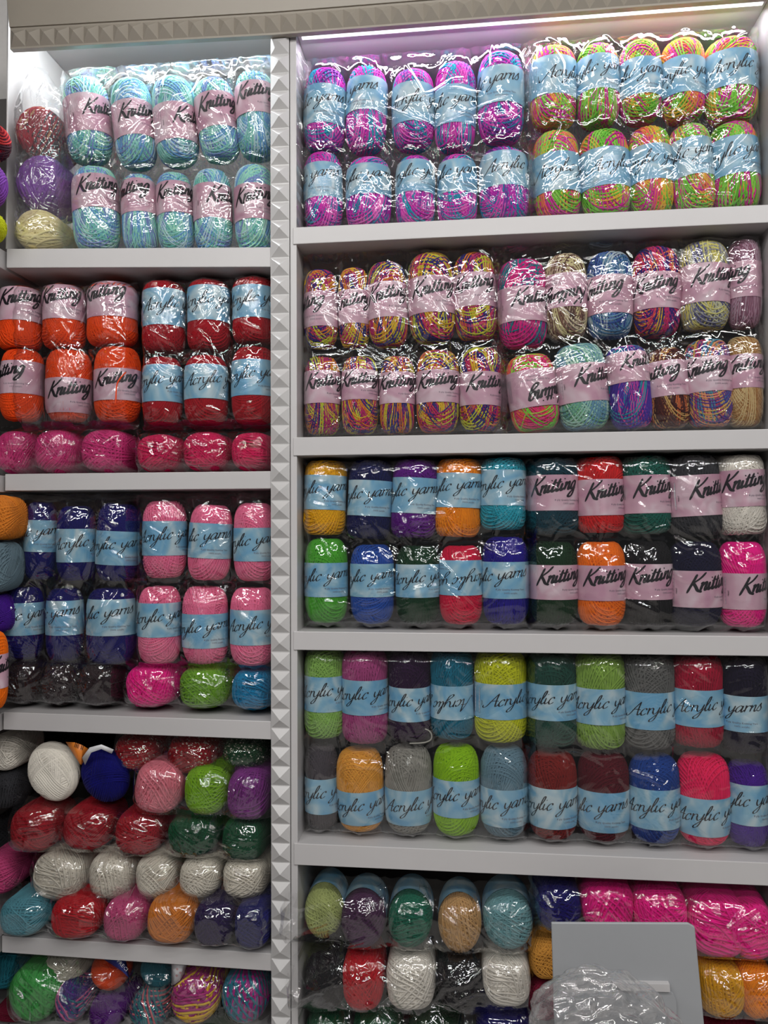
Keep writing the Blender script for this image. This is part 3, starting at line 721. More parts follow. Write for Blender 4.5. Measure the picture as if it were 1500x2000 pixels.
def lying_row(rows, rowname, group, seed, baglabel, floor_z=None, Y=0.012, band=False, bagged=True, **kw):
    its = []
    cols = [q[4] for q in rows]
    seen = {}
    for i, r in enumerate(rows):
        w = NAMES.get(r[4], r[4]).replace('_', ' '); seen[r[4]] = seen.get(r[4], 0)+1
        if cols.count(r[4]) > 1: lab = '%s yarn ball end on, %s of its colour, %s' % (w, ORD[seen[r[4]]-1], rowname)
        else: lab = '%s yarn ball end on in %s' % (w, rowname)
        bd = band if not isinstance(band, (list, tuple)) else band[i]
        its.append(lying_ball(*r[:5], lab, group, Y=Y, floor_z=floor_z, band=bd))
    if bagged: bag('plastic_bag', its, extents(its, (0.010, 0.010, 0.006, 0.010)), seed, baglabel, Ymid=Y+0.055, off=0.003, **kw)
    return its

#@DATA
# ---- left bay, top shelf
fl = [(lambda x, i=i: shelf_l(i, x)) for i in range(5)]
fr = [(lambda x, i=i: ZSH_R[i][0]) for i in range(4)]
def edge_px(px, py, Y): p = at(px, py, Y); return float(p[0]), float(p[2])
standing_bag(
 [(172, 150, 328, 96, 202, 275, 'K', 42, -6, 'aqua'), (262, 151, 338, 86, 213, 282, 'K', 14, -7, 'aqua'), (343, 149, 332, 90, 219, 290, 'K', 50, -5, 'aqua'),
  (424, 151, 325, 84, 197, 265, 'K', 3, -8, 'aqua'), (502, 138, 320, 86, 176, 238, 'K', 0, -4, 'aqua')],
 [(188, 323, 485, 98, 354, 420, 'K', 3, -3, 'aqua'), (274, 338, 485, 76, 360, 426, 'K', -40, -3, 'aqua'), (343, 334, 485, 76, 366, 427, 'K', 0, -3, 'aqua'),
  (416, 328, 485, 80, 371, 438, 'K', 48, -2, 'aqua'), (498, 319, 485, 84, 373, 441, 'K', 0, -2, 'aqua')],
 fl[0], 'left bay', 'aqua striped balls on the left bay top shelf', 3, 'clear plastic bag around the ten aqua striped balls', ear=[(-0.925, 2.475, -0.03, 0.035, 0.02)], wr=1.2,
 m=(0.008, 0.004, 0.0, 0.016))
cor = []
for args, n in (((70, 208, 305, 104, 'redpeach'), 'red and peach yarn ball end on, left bay top shelf corner'), ((80, 303, 410, 112, 'lilac'), 'lilac yarn ball end on under the red and peach ball'),
                ((66, 402, 487, 118, 'peach'), 'peach yarn ball end on, bottom of the top left corner stack')):
    cor.append(lying_ball(*args, n, 'balls heaped in the left corner of the top shelf', Y=-0.005, floor_z=fl[0] if args[4] == 'peach' else None, mesh=CHUNKY[0]))
for args, n in (((-32, 225, 310, 70, 'redpeach'), 'red and peach yarn ball cut by the left picture edge'), ((-36, 308, 402, 74, 'lilac'), 'lilac yarn ball cut by the left picture edge'),
                ((-38, 398, 470, 70, 'chartreuse'), 'chartreuse yarn ball cut by the left picture edge')):
    lying_ball(*args, n, 'balls heaped in the left corner of the top shelf', Y=-0.10, mesh=CHUNKY[1], length=0.09)
e = extents(cor, (0.004, 0.006, 0.0, 0.03))
bag('plastic_bag', cor, e, 9, 'clear plastic bag bulging over the lilac and peach balls', Ymid=0.05, off=0.006, wr=1.8, ear=[(-0.92, e[3], 0.0, 0.07, 0.03)], mat=FILM_HAZY)
# ---- left bay, second shelf
standing_bag(
 [(40, 535, 688, 90, 569, 634, 'K', -3, 0, 'orange'), (126, 533, 686, 86, 565, 631, 'K', -16, 0, 'orange'), (220, 532, 680, 104, 558, 627, 'K', -30, 0, 'orange')],
 [(44, 677, 832, 88, 711, 774, 'K', -58, 1, 'orange'), (135, 677, 832, 96, 744, 810, 'K', -3, 0, 'orange'), (230, 672, 834, 97, 726, 787, 'K', -10, 0, 'orange')],
 None, 'left bay', 'orange balls on the left bay second shelf', 14, 'clear plastic bag around six orange balls', ext=(-0.953, -0.690, 1.712, 2.040), wr=0.75, squashed=True)
standing_bag(
 [(321, 532, 694, 86, 573, 643, 'A', 33, 0, 'red'), (408, 532, 691, 86, 567, 634, 'A', 4, 0, 'red'), (496, 533, 676, 86, 567, 629, 'A', 4, 0, 'red')],
 [(318, 692, 838, 82, 718, 789, 'A', -5, 0, 'red'), (403, 690, 838, 90, 718, 784, 'A', 33, 0, 'red'), (496, 672, 838, 92, 709, 778, 'A', -6, 0, 'red')],
 None, 'left bay', 'red balls on the left bay second shelf', 15, 'clear plastic bag around six red balls', ext=(-0.684, -0.398, 1.708, 2.040), squashed=True)
lying_row([(28, 834, 922, 72, 'rose'), (108, 833, 922, 86, 'rose'), (206, 833, 922, 104, 'rose')], 'under the orange balls', 'pink and crimson balls laid end on, second shelf', 16,
 'clear plastic bag around three rose balls laid end on', floor_z=fl[1], wr=1.3, ncr=30)
lying_row([(308, 840, 918, 88, 'crimson'), (400, 838, 920, 92, 'crimson'), (492, 838, 918, 86, 'crimson')], 'under the red balls', 'pink and crimson balls laid end on, second shelf', 17,
 'clear plastic bag around three crimson balls laid end on', floor_z=fl[1], wr=1.2, ncr=34)
# ---- left bay, third shelf
standing_bag(
 [(80, 972, 1140, 68, 1016, 1077, 'A', -45, 2, 'navy'), (150, 980, 1142, 80, 1033, 1097, 'A', 25, 0, 'navy'), (231, 974, 1144, 88, 1037, 1102, 'A', -15, 3, 'navy')],
 [(47, 1138, 1294, 82, 1175, 1237, 'A', -15, 0, 'navy'), (127, 1140, 1298, 76, 1171, 1237, 'A', -70, 0, 'navy'), (218, 1140, 1304, 102, 1168, 1237, 'A', -40, 0, 'navy')],
 None, 'left bay', 'navy balls on the left bay third shelf', 21, 'clear plastic bag around six navy balls', wr=1.5, m=(0.006, 0.002, 0.002, 0.008))
standing_bag(
 [(322, 970, 1137, 90, 1018, 1084, 'A', 12, 0, 'pink'), (411, 977, 1141, 88, 1022, 1089, 'A', -40, 3, 'pink'), (498, 974, 1143, 86, 1031, 1095, 'A', -20, 0, 'pink')],
 [(312, 1136, 1303, 88, 1175, 1240, 'A', 2, 0, 'pink'), (401, 1136, 1304, 94, 1196, 1261, 'A', -20, 0, 'pink'), (494, 1138, 1307, 92, 1188, 1255, 'A', 16, 0, 'pink')],
 None, 'left bay', 'pink balls on the left bay third shelf', 22, 'clear plastic bag around six pink balls', wr=0.8, m=(0.002, 0.004, 0.0, 0.010))
lying_row([(45, 1296, 1390, 72, 'blackbrown'), (116, 1296, 1390, 72, 'blackbrown'), (194, 1298, 1392, 86, 'blackbrown')], 'under the navy balls', 'balls laid end on, third shelf', 23,
 'clear plastic bag around three blackish brown balls laid end on', floor_z=fl[2], wr=1.6, ncr=40)
lying_row([(292, 1308, 1399, 102, 'magenta'), (397, 1308, 1400, 102, 'leaf'), (494, 1312, 1400, 88, 'azure')], 'the row under the pink balls', 'balls laid end on, third shelf', 24,
 'clear plastic bag around magenta, leaf green and azure balls', floor_z=fl[2], wr=1.1, ncr=34)
for args, n in (((-2, 966, 1056, 78, 'apricot'), 'apricot yarn ball cut by the left picture edge'), ((-6, 1056, 1158, 72, 'greyteal'), 'grey teal yarn ball cut by the left picture edge'),
                ((-18, 1160, 1240, 60, 'violet'), 'violet yarn ball cut by the left picture edge')):
    lying_ball(*args, n, 'balls at the left picture edge', Y=-0.055, length=0.10)
stand_ball((-22, 1225, 1395, 76, 1276, 1342, 'K', 60, 0, 'tangerine'), None, 'tangerine yarn ball with pink band cut by the left picture edge', 'balls at the left picture edge', Y=-0.05)
# ---- left bay, fourth shelf (heaped rows, end on)
G4 = 'balls heaped end on, left bay fourth shelf'
FL4 = fl[3]
def heap(rows, rowname, group, seed, label, **kw): return lying_row(rows, rowname, group, seed, label, **kw)
ra = lying_ball(96, 1450, 1573, 110, 'offwhite', 'large off white yarn ball beside the royal blue ball', G4, Y=-0.004, mesh=ROUNDS[0], length=0.11)
rb = lying_ball(198, 1460, 1580, 92, 'royal', 'royal blue yarn ball under an orange and white band', G4, Y=-0.004, mesh=ROUNDS[1], length=0.11)
heap([(268, 1434, 1506, 96, 'glitterred'), (374, 1436, 1512, 104, 'glitterred'), (478, 1441, 1500, 90, 'glittergreen')], 'top of the fourth shelf', G4, 31,
     'clear plastic bag around the glittery red and green balls', Y=0.035, wr=0.8, ncr=16)
heap([(308, 1486, 1590, 96, 'blush'), (401, 1495, 1592, 86, 'grass'), (485, 1499, 1602, 88, 'orchid')], 'the row under the glittery balls', G4, 32,
     'clear plastic bag around blush, grass green and orchid balls', Y=0.002, wr=1.2, ncr=30)
heap([(66, 1574, 1664, 98, 'darkred'), (170, 1574, 1660, 100, 'darkred'), (270, 1582, 1670, 96, 'darkred'), (375, 1590, 1672, 104, 'spruce'), (477, 1595, 1680, 92, 'spruce')],
     'left bay fourth shelf', G4, 33, 'clear plastic bag around three dark red and two spruce balls', Y=0.006, wr=1.2, ncr=50)
heap([(115, 1664, 1757, 110, 'ivory'), (217, 1664, 1755, 92, 'ivory'), (305, 1668, 1752, 83, 'ivory'), (390, 1672, 1752, 82, 'ivory'), (478, 1674, 1754, 92, 'ivory')],
     'left bay fourth shelf', G4, 34, 'clear plastic bag around five ivory balls', Y=0.002, wr=1.4, ncr=56)
heap([(45, 1752, 1850, 94, 'steelteal'), (148, 1752, 1857, 104, 'redbright'), (243, 1754, 1857, 86, 'rosepink'), (333, 1750, 1858, 96, 'apricot'), (418, 1758, 1860, 82, 'duskindigo'), (496, 1760, 1860, 80, 'duskblue')],
     'the bottom row, left bay fourth shelf', G4, 35, 'clear plastic bag around steel teal, red, pink and apricot balls', Y=-0.032, wr=1.0, ncr=50)
for args, n in (((10, 1434, 1505, 70, 'white'), 'white yarn ball beside the large off white ball'), ((8, 1505, 1580, 70, 'charcoal'), 'charcoal yarn ball left of the large off white ball'),
                ((2, 1662, 1745, 66, 'rosepink'), 'rose pink yarn ball left of the ivory row')):
    lying_ball(*args, n, G4, Y=0.03)
for args, n in (((22, 1585, 1660, 80, 'charcoal'), 'added charcoal yarn ball behind the leftmost dark red ball'), ((40, 1665, 1745, 84, 'black'), 'added black yarn ball behind the leftmost ivory ball'),
                ((60, 1440, 1500, 96, 'charcoal'), 'added charcoal yarn ball behind the large off white ball'), ((150, 1440, 1530, 90, 'blackbrown'), 'added blackish brown yarn ball behind the orange band')):
    lying_ball(*args, n, G4, Y=0.16)  # unseen balls added deep in the shelf as dark fill
# ---- left bay, lowest shelf
G5 = 'mixed balls heaped on the left bay lowest shelf'
it5 = []
for args, n, me_, Y in (((8, 1852, 1930, 90, 'seateal'), 'sea teal yarn ball at the lower left picture edge', None, 0.03), ((68, 1882, 1998, 98, 'fluffgreen'), 'fluffy green yarn ball on the lowest left shelf', CHUNKY[0], 0.0),
     ((124, 1862, 1915, 96, 'ivory'), 'ivory yarn ball behind the fluffy green ball', None, 0.04), ((201, 1872, 1952, 80, 'orangered'), 'orange red yarn ball beside a navy printed band', ROUNDS[2], 0.0),
     ((298, 1876, 1944, 80, 'seateal'), 'sea teal yarn ball beside a white printed band', ROUNDS[0], 0.01), ((380, 1890, 2000, 94, 'yellowmag'), 'yellow and magenta yarn ball on the lowest left shelf', CHUNKY[1], 0.0),
     ((479, 1893, 1995, 96, 'magcyan'), 'magenta and teal yarn ball next to the post, lowest shelf', CHUNKY[0], 0.0), ((142, 1912, 2005, 66, 'purplepink'), 'purple and pink yarn ball between green and orange balls', CHUNKY[1], 0.012),
     ((210, 1950, 2030, 76, 'purple'), 'purple yarn ball under the orange red ball', None, 0.01), ((292, 1942, 2030, 84, 'tealcoral'), 'teal and coral yarn ball under the sea teal ball', CHUNKY[1], 0.004),
     ((28, 1960, 2040, 80, 'wine'), 'wine red yarn ball at the bottom left picture corner', None, 0.01), ((440, 1985, 2060, 90, 'bottle'), 'bottle green yarn ball at the bottom, left of the post', None, 0.01)):
    r_ = lying_ball(*args, n, G5, Y=Y, mesh=me_)
    if args[0] > 50: it5.append(r_)
bag('plastic_bag', it5, extents(it5, (0.012, 0.004, 0.0, 0.004)), 41, 'clear plastic bag over the mixed balls on the lowest left shelf', Ymid=0.06, off=0.004, wr=1.5, ncr=70)
# ---- right bay, top shelf
standing_bag(
 [(634, 135, 308, 88, 184, 258, 'A', -45, 2, 'magteal'), (716, 130, 308, 84, 168, 233, 'A', -75, 2, 'magteal'), (807, 137, 302, 86, 180, 255, 'A', 25, 0, 'magteal'),
  (889, 122, 306, 84, 185, 258, 'A', -25, 1, 'magteal'), (978, 102, 290, 92, 149, 220, 'A', -48, 0, 'magteal')],
 [(628, 296, 445, 86, 331, 398, 'A', -60, -1, 'magteal'), (720, 307, 440, 92, 335, 394, 'A', -25, 0, 'magteal'), (811, 305, 440, 80, 325, 388, 'A', 0, 0, 'magteal'),
  (893, 302, 436, 80, 325, 388, 'A', -25, 0, 'magteal'), (984, 288, 434, 98, 310, 378, 'A', 48, 0, 'magteal')],
 fr[0], 'right bay', 'magenta and teal striped balls, right bay top shelf', 51, 'clear plastic bag around ten magenta and teal striped balls', wr=1.7, ncr=40, ear=[(0.148, 2.455, 0.015, 0.02, 0.02)])
standing_bag(
 [(1080, 92, 262, 92, 130, 204, 'A', 74, 1, 'neon'), (1167, 88, 257, 84, 126, 193, 'A', -5, 0, 'neon'), (1250, 80, 248, 82, 132, 202, 'A', -20, 0, 'neon'),
  (1333, 77, 248, 84, 130, 200, 'A', 15, 0, 'neon'), (1427, 74, 252, 104, 118, 188, 'A', 50, 0, 'neon')],
 [(1087, 255, 418, 92, 314, 388, 'A', 40, -2, 'neon'), (1181, 252, 415, 96, 305, 378, 'A', 62, -2, 'neon'), (1270, 246, 412, 84, 298, 366, 'A', 15, -2, 'neon'),
  (1350, 240, 409, 82, 284, 356, 'A', -10, -4, 'neon'), (1440, 237, 405, 104, 283, 355, 'A', 10, -3, 'neon')],
 fr[0], 'right bay', 'neon striped balls, right bay top shelf', 52, 'clear plastic bag around ten neon pink and green striped balls', wr=1.3, ncr=70)
# ---- right bay, second shelf
standing_bag(
 [(626, 522, 688, 72, 577, 644, 'K', -68, -1, 'rainbow'), (692, 518, 690, 64, 573, 638, 'K', -12, -1, 'rainbow'), (757, 506, 688, 80, 560, 628, 'K', 0, -2, 'rainbow'),
  (843, 490, 681, 94, 550, 620, 'K', 6, -2, 'rainbow'), (927, 489, 677, 84, 543, 607, 'K', -2, -2, 'rainbow')],
 [(626, 690, 848, 82, 729, 792, 'K', 10, 0, 'rainbow'), (703, 690, 848, 74, 727, 785, 'K', 0, 0, 'rainbow'), (776, 690, 848, 72, 732, 792, 'K', 0, 0, 'rainbow'),
  (855, 678, 848, 86, 729, 791, 'K', 0, 0, 'rainbow'), (938, 672, 848, 82, 732, 796, 'K', 25, 1, 'rainbow')],
 fr[1], 'right bay', 'navy pink yellow striped balls, right bay second shelf', 53, 'clear plastic bag around ten navy pink yellow striped balls', wr=0.9, ncr=50)
standing_bag(
 [(1020, 501, 692, 96, 570, 636, 'K', 33, -1, 'tealmag'), (1105, 492, 674, 82, 544, 609, 'K', 0, -1, 'browncream', True), (1190, 488, 671, 88, 548, 621, 'K', -26, 0, 'bluewhite'),
  (1281, 478, 668, 90, 543, 612, 'K', 0, 0, 'fiesta'), (1374, 467, 657, 94, 526, 600, 'K', 33, 0, 'yellowgrey'), (1462, 462, 652, 80, 518, 587, 'K', -62, 0, 'mauvegrey')],
 [(1040, 686, 845, 96, 728, 800, 'K', 48, -7, 'limepink', True), (1136, 665, 843, 98, 717, 790, 'K', 43, -5, 'mint'), (1228, 668, 842, 84, 693, 752, 'K', 48, -5, 'tealpurple'),
  (1303, 674, 841, 80, 710, 778, 'K', -28, -4, 'darkbrown'), (1382, 656, 840, 88, 703, 770, 'K', -5, -2, 'pastelmulti'), (1464, 650, 838, 86, 697, 762, 'K', 10, 0, 'tan')],
 fr[1], 'right bay second shelf', 'assorted balls, right bay second shelf', 54, 'clear plastic bag around twelve assorted striped balls', wr=1.2, ncr=60)
# ---- right bay, third shelf
standing_bag(
 [(633, 868, 1050, 88, 930, 996, 'A', -20, 2, 'yellow'), (723, 870, 1058, 88, 940, 1008, 'A', -28, 3, 'darknavy'), (810, 868, 1056, 90, 935, 1003, 'A', -28, 3, 'purple'),
  (895, 866, 1054, 90, 926, 992, 'A', -25, 2, 'amber'), (982, 864, 1040, 88, 920, 988, 'A', -5, 1, 'turquoise')],
 [(634, 1042, 1227, 94, 1098, 1163, 'A', -20, 0, 'green'), (727, 1054, 1227, 88, 1100, 1163, 'A', -25, 0, 'blue'), (816, 1056, 1229, 88, 1101, 1164, 'A', 12, 0, 'forest'),
  (900, 1056, 1229, 86, 1093, 1160, 'A', -15, 0, 'cherry', True), (987, 1038, 1232, 92, 1096, 1166, 'A', -38, 0, 'indigo')],
 fr[2], 'right bay third shelf', 'plain balls with blue bands, right bay third shelf', 55, 'clear plastic bag around ten plain balls from yellow to indigo', wr=1.0, ncr=50, ext=None, m=(0.010, 0.004, 0.0, -0.006), squashed=True)
standing_bag(
 [(1080, 865, 1050, 96, 930, 998, 'K', 2, 0, 'petrol'), (1171, 863, 1046, 90, 938, 1007, 'K', 25, -1, 'scarlet'), (1260, 862, 1048, 92, 930, 1003, 'K', 33, -1, 'pine'),
  (1354, 862, 1054, 98, 930, 1008, 'K', 52, -3, 'charcoal'), (1452, 860, 1050, 98, 920, 990, 'K', 18, -2, 'white')],
 [(1081, 1047, 1233, 94, 1102, 1168, 'K', 18, 0, 'bottle'), (1173, 1048, 1235, 94, 1103, 1170, 'K', 18, 0, 'tangerine'), (1265, 1047, 1237, 92, 1100, 1168, 'K', 14, 0, 'black'),
  (1357, 1047, 1238, 98, 1113, 1183, 'K', 43, 0, 'inknavy'), (1458, 1048, 1241, 104, 1118, 1187, 'K', 58, 0, 'magenta')],
 fr[2], 'right bay third shelf', 'plain balls with pink bands, right bay third shelf', 56, 'clear plastic bag around ten plain balls from petrol to magenta', wr=0.8, ncr=36, m=(0.002, 0.006, 0.0, -0.006), squashed=True)
# ---- right bay, fourth shelf
standing_bag(
 [(628, 1262, 1442, 92, 1316, 1383, 'A', 15, 0, 'palegreen'), (713, 1262, 1453, 92, 1322, 1388, 'A', 0, 0, 'mauve'), (800, 1264, 1449, 82, 1337, 1401, 'A', 0, 0, 'aubergine'),
  (883, 1264, 1444, 84, 1333, 1397, 'A', -50, 0, 'teal', True), (977, 1264, 1449, 100, 1329, 1396, 'A', 62, 0, 'chartreuse')],
 [(619, 1443, 1630, 84, 1513, 1580, 'A', 5, 0, 'darkgrey'), (704, 1452, 1634, 94, 1535, 1599, 'A', 0, -2, 'mustard'), (798, 1447, 1640, 94, 1532, 1599, 'A', 30, 0, 'grey'),
  (891, 1444, 1644, 92, 1513, 1583, 'A', 0, 0, 'lime'), (984, 1446, 1640, 92, 1530, 1602, 'A', -20, 0, 'bluegrey')],
 fr[3], 'right bay fourth shelf', 'plain balls from pale green to blue grey', 57, 'clear plastic bag around ten plain balls from pale green to blue grey', wr=0.7, ncr=30, m=(0.008, 0.003, 0.0, -0.004), squashed=True)
standing_bag(
 [(1078, 1266, 1460, 94, 1330, 1398, 'A', 0, 0, 'darkgreen'), (1171, 1268, 1463, 96, 1338, 1406, 'A', 15, 0, 'sage'), (1266, 1270, 1463, 96, 1345, 1415, 'A', 52, 0, 'midgrey'),
  (1361, 1272, 1460, 94, 1340, 1410, 'A', 43, 0, 'ruby'), (1456, 1274, 1472, 96, 1352, 1420, 'A', -55, 0, 'blackpurple')],
 [(1079, 1457, 1657, 94, 1528, 1605, 'A', -5, 0, 'brick'), (1178, 1458, 1660, 98, 1535, 1612, 'A', -30, 0, 'maroon'), (1277, 1463, 1660, 96, 1530, 1606, 'A', 20, 0, 'denim'),
  (1373, 1462, 1670, 98, 1547, 1620, 'A', 30, 0, 'hotpink'), (1470, 1477, 1670, 98, 1523, 1600, 'A', 0, 0, 'violet')],
 fr[3], 'right bay fourth shelf', 'plain balls from dark green to violet', 58, 'clear plastic bag around ten plain balls from dark green to violet', wr=0.9, ncr=46, m=(0.002, 0.006, 0.0, -0.004), squashed=True)
# ---- right bay, lowest shelf
G6 = 'balls laid end on, right bay lowest shelf'
lying_row([(618, 1728, 1832, 98, 'lightsage'), (708, 1740, 1852, 90, 'plum'), (800, 1742, 1852, 88, 'emerald'), (897, 1748, 1862, 86, 'sand'), (992, 1742, 1856, 98, 'dusty_teal')],
 'the top row, right bay lowest shelf', G6, 61, 'clear plastic bag around sage, plum, emerald, sand and teal balls', band=True, Y=0.008, wr=1.4, ncr=50, ear=[(-0.338, 0.76, -0.034, -0.01, 0.035, -0.085)])
lying_row([(1090, 1718, 1815, 88, 'navy'), (1187, 1718, 1822, 100, 'magenta'), (1288, 1728, 1835, 104, 'magenta'), (1400, 1742, 1870, 112, 'magenta'), (1492, 1750, 1876, 96, 'magenta')],
 'right bay lowest shelf', G6, 62, 'clear plastic bag around one navy and four magenta balls', Y=0.008, wr=1.3, ncr=50)
lying_row([(612, 1862, 1968, 106, 'black'), (708, 1862, 1972, 82, 'redbright'), (801, 1862, 1974, 98, 'white'), (896, 1864, 1972, 86, 'black'), (989, 1862, 1964, 94, 'white')],
 'second row, right bay lowest shelf', G6, 63, 'clear plastic bag around black, red and white balls', Y=0.004, wr=1.4, ncr=50, ear=[(-0.338, 0.63, -0.022, 0.0, 0.035, -0.08)])
lying_row([(1408, 1880, 1986, 86, 'gold'), (1490, 1878, 1990, 84, 'amber')], 'the row under the magenta balls', G6, 64, 'clear plastic bag around gold and amber balls', Y=0.004, wr=0.8, ncr=16)
it6 = []
for args, n in (((1066, 1826, 1910, 66, 'ochre'), 'ochre yarn ball left of the white card'), ((1064, 1912, 1990, 66, 'wine'), 'wine red yarn ball under the ochre ball'),
                ((630, 1974, 2070, 96, 'spruce'), 'spruce green yarn ball under the black ball'), ((735, 1976, 2072, 96, 'spruce'), 'spruce green yarn ball under the bright red ball'),
                ((850, 1976, 2072, 110, 'bottle'), 'bottle green yarn ball under the second black ball'), ((985, 1970, 2070, 110, 'navy'), 'navy yarn ball under the second white ball'),
                ((1430, 1990, 2080, 110, 'wine'), 'wine red yarn ball under the gold ball')):
    r_ = lying_ball(*args, n, G6, Y=0.02)
    if args[0] < 1000: it6.append(r_)
bag('plastic_bag', it6, extents(it6), 66, 'clear plastic bag around the spruce green balls at the bottom', Ymid=0.07, off=0.003, wr=1.3, ncr=40)

# ------------------------------------------------------------ loose printed bands and cards among the balls
def card(name, pts, Y, m, label, cat, ink=None, inkm=None):
    """a curved paper band through photo points (list of top and bottom edge points)"""
    V = []; Q = []
    n = len(pts)
    for i, (a, b_) in enumerate(pts):
        bow = 0.012*math.sin(math.pi*i/(n-1))
        for p in (a, b_): q = at(p[0], p[1], Y-bow); V.append(q)
    for i in range(n-1): Q.append((2*i, 2*i+1, 2*i+3, 2*i+2))
    V = np.array(V); c = V.mean(0)
    o = link(name, mk(name, V-c, Q, (m,), True), None, tuple(c))
    s = o.modifiers.new('thickness', 'SOLIDIFY'); s.thickness = 0.0006
    tag(o, label, cat)
    return o
ORP = plain('orange_paper', (0.85, 0.25, 0.03), 0.4); WHP = plain('white_paper', (0.78, 0.78, 0.8), 0.4); NVP = plain('navy_paper', (0.02, 0.03, 0.22), 0.4)
def flat_text(parent, s, px, py, Y, size, m, rot=0.0, name='printed_words'):
    V, Q = small_text(s, size); c, sn = math.cos(rot), math.sin(rot)
    o = at(px, py, Y); P = np.stack([o[0]+V[:, 0]*c-V[:, 1]*sn, np.full(len(V), Y), o[2]+V[:, 0]*sn+V[:, 1]*c], -1)-np.array(parent.location)
    return link(name, mk(name, P, Q, (m,), False), parent)
c1 = card('paper_band', [((128, 1449), (150, 1480)), ((145, 1450), (156, 1492)), ((160, 1455), (158, 1494)), ((172, 1462), (162, 1490))], 0.028, ORP, 'orange printed band between the off white and royal blue balls', 'paper band')
flat_text(c1, 'III II', 153, 1462, 0.0145, 0.014, INK, -0.3)
card('paper_band', [((160, 1480), (166, 1494)), ((175, 1460), (178, 1470)), ((198, 1454), (198, 1463)), ((222, 1464), (218, 1472))], 0.016, WHP, 'white printed band over the top of the royal blue ball', 'paper band')
c2 = card('paper_band', [((200, 1872), (222, 1885)), ((218, 1870), (238, 1897)), ((236, 1870), (250, 1908)), ((246, 1876), (254, 1912))], 0.03, NVP, 'navy printed band between the orange red and teal balls', 'paper band')
flat_text(c2, 'PRECI', 237, 1888, 0.0165, 0.011, WHP, -0.75)
c3 = card('paper_band', [((335, 1880), (335, 1925)), ((345, 1881), (342, 1922)), ((356, 1883), (350, 1916)), ((364, 1886), (358, 1906))], 0.03, WHP, 'white band with red dots right of the sea teal ball', 'paper band')
for qx, qy in ((346, 1895), (352, 1902), (345, 1908)): flat_text(c3, 'o', qx, qy, 0.0165, 0.01, REDINK, name='red_dot')

# loose yarn tail curling out of the grey ball
def tube(name, pts, r, m, parent=None):
    cu = bpy.data.curves.new(name, 'CURVE'); cu.dimensions = '3D'; cu.bevel_depth = r; cu.bevel_resolution = 2
    sp = cu.splines.new('NURBS'); sp.points.add(len(pts)-1)
    for i, p in enumerate(pts): sp.points[i].co = (*p, 1)
    sp.use_endpoint_u = True; sp.order_u = 4
    o = bpy.data.objects.new(name, cu); COL.objects.link(o)
    me = bpy.data.meshes.new_from_object(o); bpy.data.objects.remove(o); me.materials.clear(); me.materials.append(m)
    return link(name, me, parent)
def plain_yarn(k): return plain('tail_'+k, alb(YC[k]), 0.75)
t_ = tube('loose_yarn_tail', [at(x, y, 0.003) for x, y in ((800, 1452), (818, 1452), (838, 1450), (846, 1440), (840, 1426), (830, 1424))], 0.0014, plain_yarn('grey'))
tag(t_, 'loose grey yarn tail curling above the grey ball', 'yarn tail')
t_ = tube('loose_yarn_tail', [at(x, y, 0.004) for x, y in ((246, 727), (232, 740), (226, 755), (227, 770), (226, 786))], 0.0015, plain_yarn('orange'))
tag(t_, 'loose orange yarn strand across a pink band', 'yarn tail')

# ------------------------------------------------------------ white card in front, with a crumpled empty bag
YP = -0.13
pc = [at(1077, 1803, YP), at(1345, 1804, YP), at(1357, 1811, YP), at(1379, 2040, YP+0.0), at(1084, 2040, YP)]
panel = link('display_card', None); panel.location = tuple((pc[3]+pc[4])/2)
tag(panel, 'blank white display card standing before the magenta balls', 'card')
c0 = np.array(panel.location); V = [p-c0 for p in pc]+[p-c0+np.array([0, 0.006, 0]) for p in pc]
n = 5; Q = [tuple(range(n))[::-1], tuple(range(n, 2*n))]+[(i, (i+1) % n, n+(i+1) % n, n+i) for i in range(n)]
link('sheet', mk('sheet', V, Q, (CARD,), False), panel).modifiers.new('b', 'BEVEL').width = 0.001
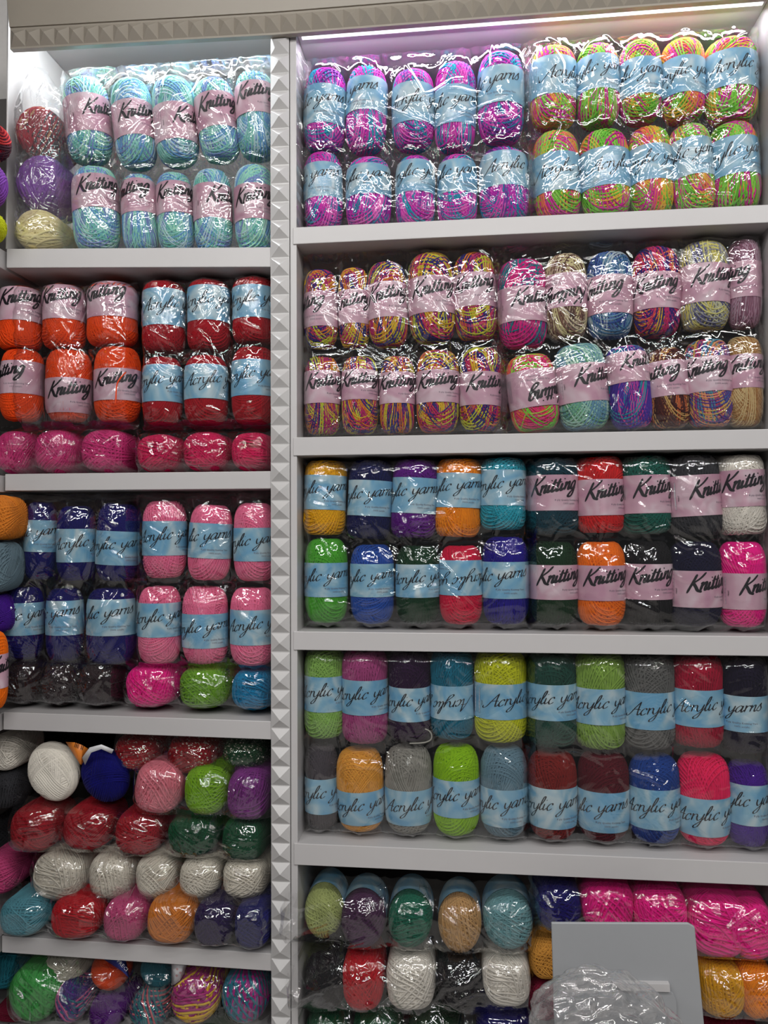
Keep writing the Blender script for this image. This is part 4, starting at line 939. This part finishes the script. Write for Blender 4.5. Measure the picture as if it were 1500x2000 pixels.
# lower pocket fixed to the card: a white ledge painting in a reflected highlight, and a rounded cover
def loop_prism(pts, y0, y1, name, m, parent):
    P = [at(x, y, YP) for x, y in pts]; k = len(P); V = [np.array([p[0], y0, p[2]])-c0 for p in P]+[np.array([p[0], y1, p[2]])-c0 for p in P]
    Q = [tuple(range(k))[::-1], tuple(range(k, 2*k))]+[(i, (i+1) % k, k+(i+1) % k, k+i) for i in range(k)]
    return link(name, mk(name, V, Q, (m,), False), parent)
loop_prism([(1195, 1914), (1305, 1916), (1306, 1931), (1212, 1928)], YP-0.010, YP, 'highlight_ledge', WHITE, panel)
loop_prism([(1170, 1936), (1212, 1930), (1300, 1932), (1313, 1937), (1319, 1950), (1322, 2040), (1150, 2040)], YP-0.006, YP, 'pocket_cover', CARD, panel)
def crumpled(pxc, pyc, w, h, Y, d, seed, label, m):
    rg = np.random.RandomState(seed); nu, nv = 130, 90
    u = np.linspace(0, 2*math.pi, nu, endpoint=False); v = np.linspace(0.02, math.pi-0.02, nv)
    Vv, U = np.meshgrid(v, u, indexing='ij')
    D = np.stack([np.sin(Vv)*np.cos(U), np.sin(Vv)*np.sin(U), np.cos(Vv)], -1)
    r = np.ones(U.shape)
    for i in range(26):
        n_ = rg.normal(size=3); n_ /= np.linalg.norm(n_); f = rg.uniform(3, 14)
        r += 0.28/f*np.abs(np.sin(f*(D@n_)+rg.uniform(0, 6)))-0.09/f
    c = at(pxc, pyc, Y); V = D*r[..., None]*np.array([w/2, d/2, h/2])
    V = V.reshape(-1, 3)
    i = np.arange(nv-1)[:, None]*nu; j = np.arange(nu)[None, :]; j2 = (j+1) % nu
    Q = np.stack([i+j, i+nu+j, i+nu+j2, i+j2], -1).reshape(-1, 4)
    o = link('plastic_bag', mk('plastic_bag', V, Q, (m,)), None, tuple(c)); tag(o, label, 'plastic bag'); return o
FILM_SOFT = film('soft_film', 0.05, 1.2, 0.97, 0.08)
crumpled(1175, 2020, 0.175, 0.150, -0.24, 0.12, 4, 'crumpled empty clear bag in front of the white card', FILM_SOFT)
for o in bpy.data.objects:
    if len(o.get('label', '').split()) > 16: print('LONG', o['label'])
print('balls', cnt[0], 'objects', len(bpy.data.objects), 'ceil', ZTOP_R, ZTOP_L, 'cornice', zb_l, ZCB, zb_r)
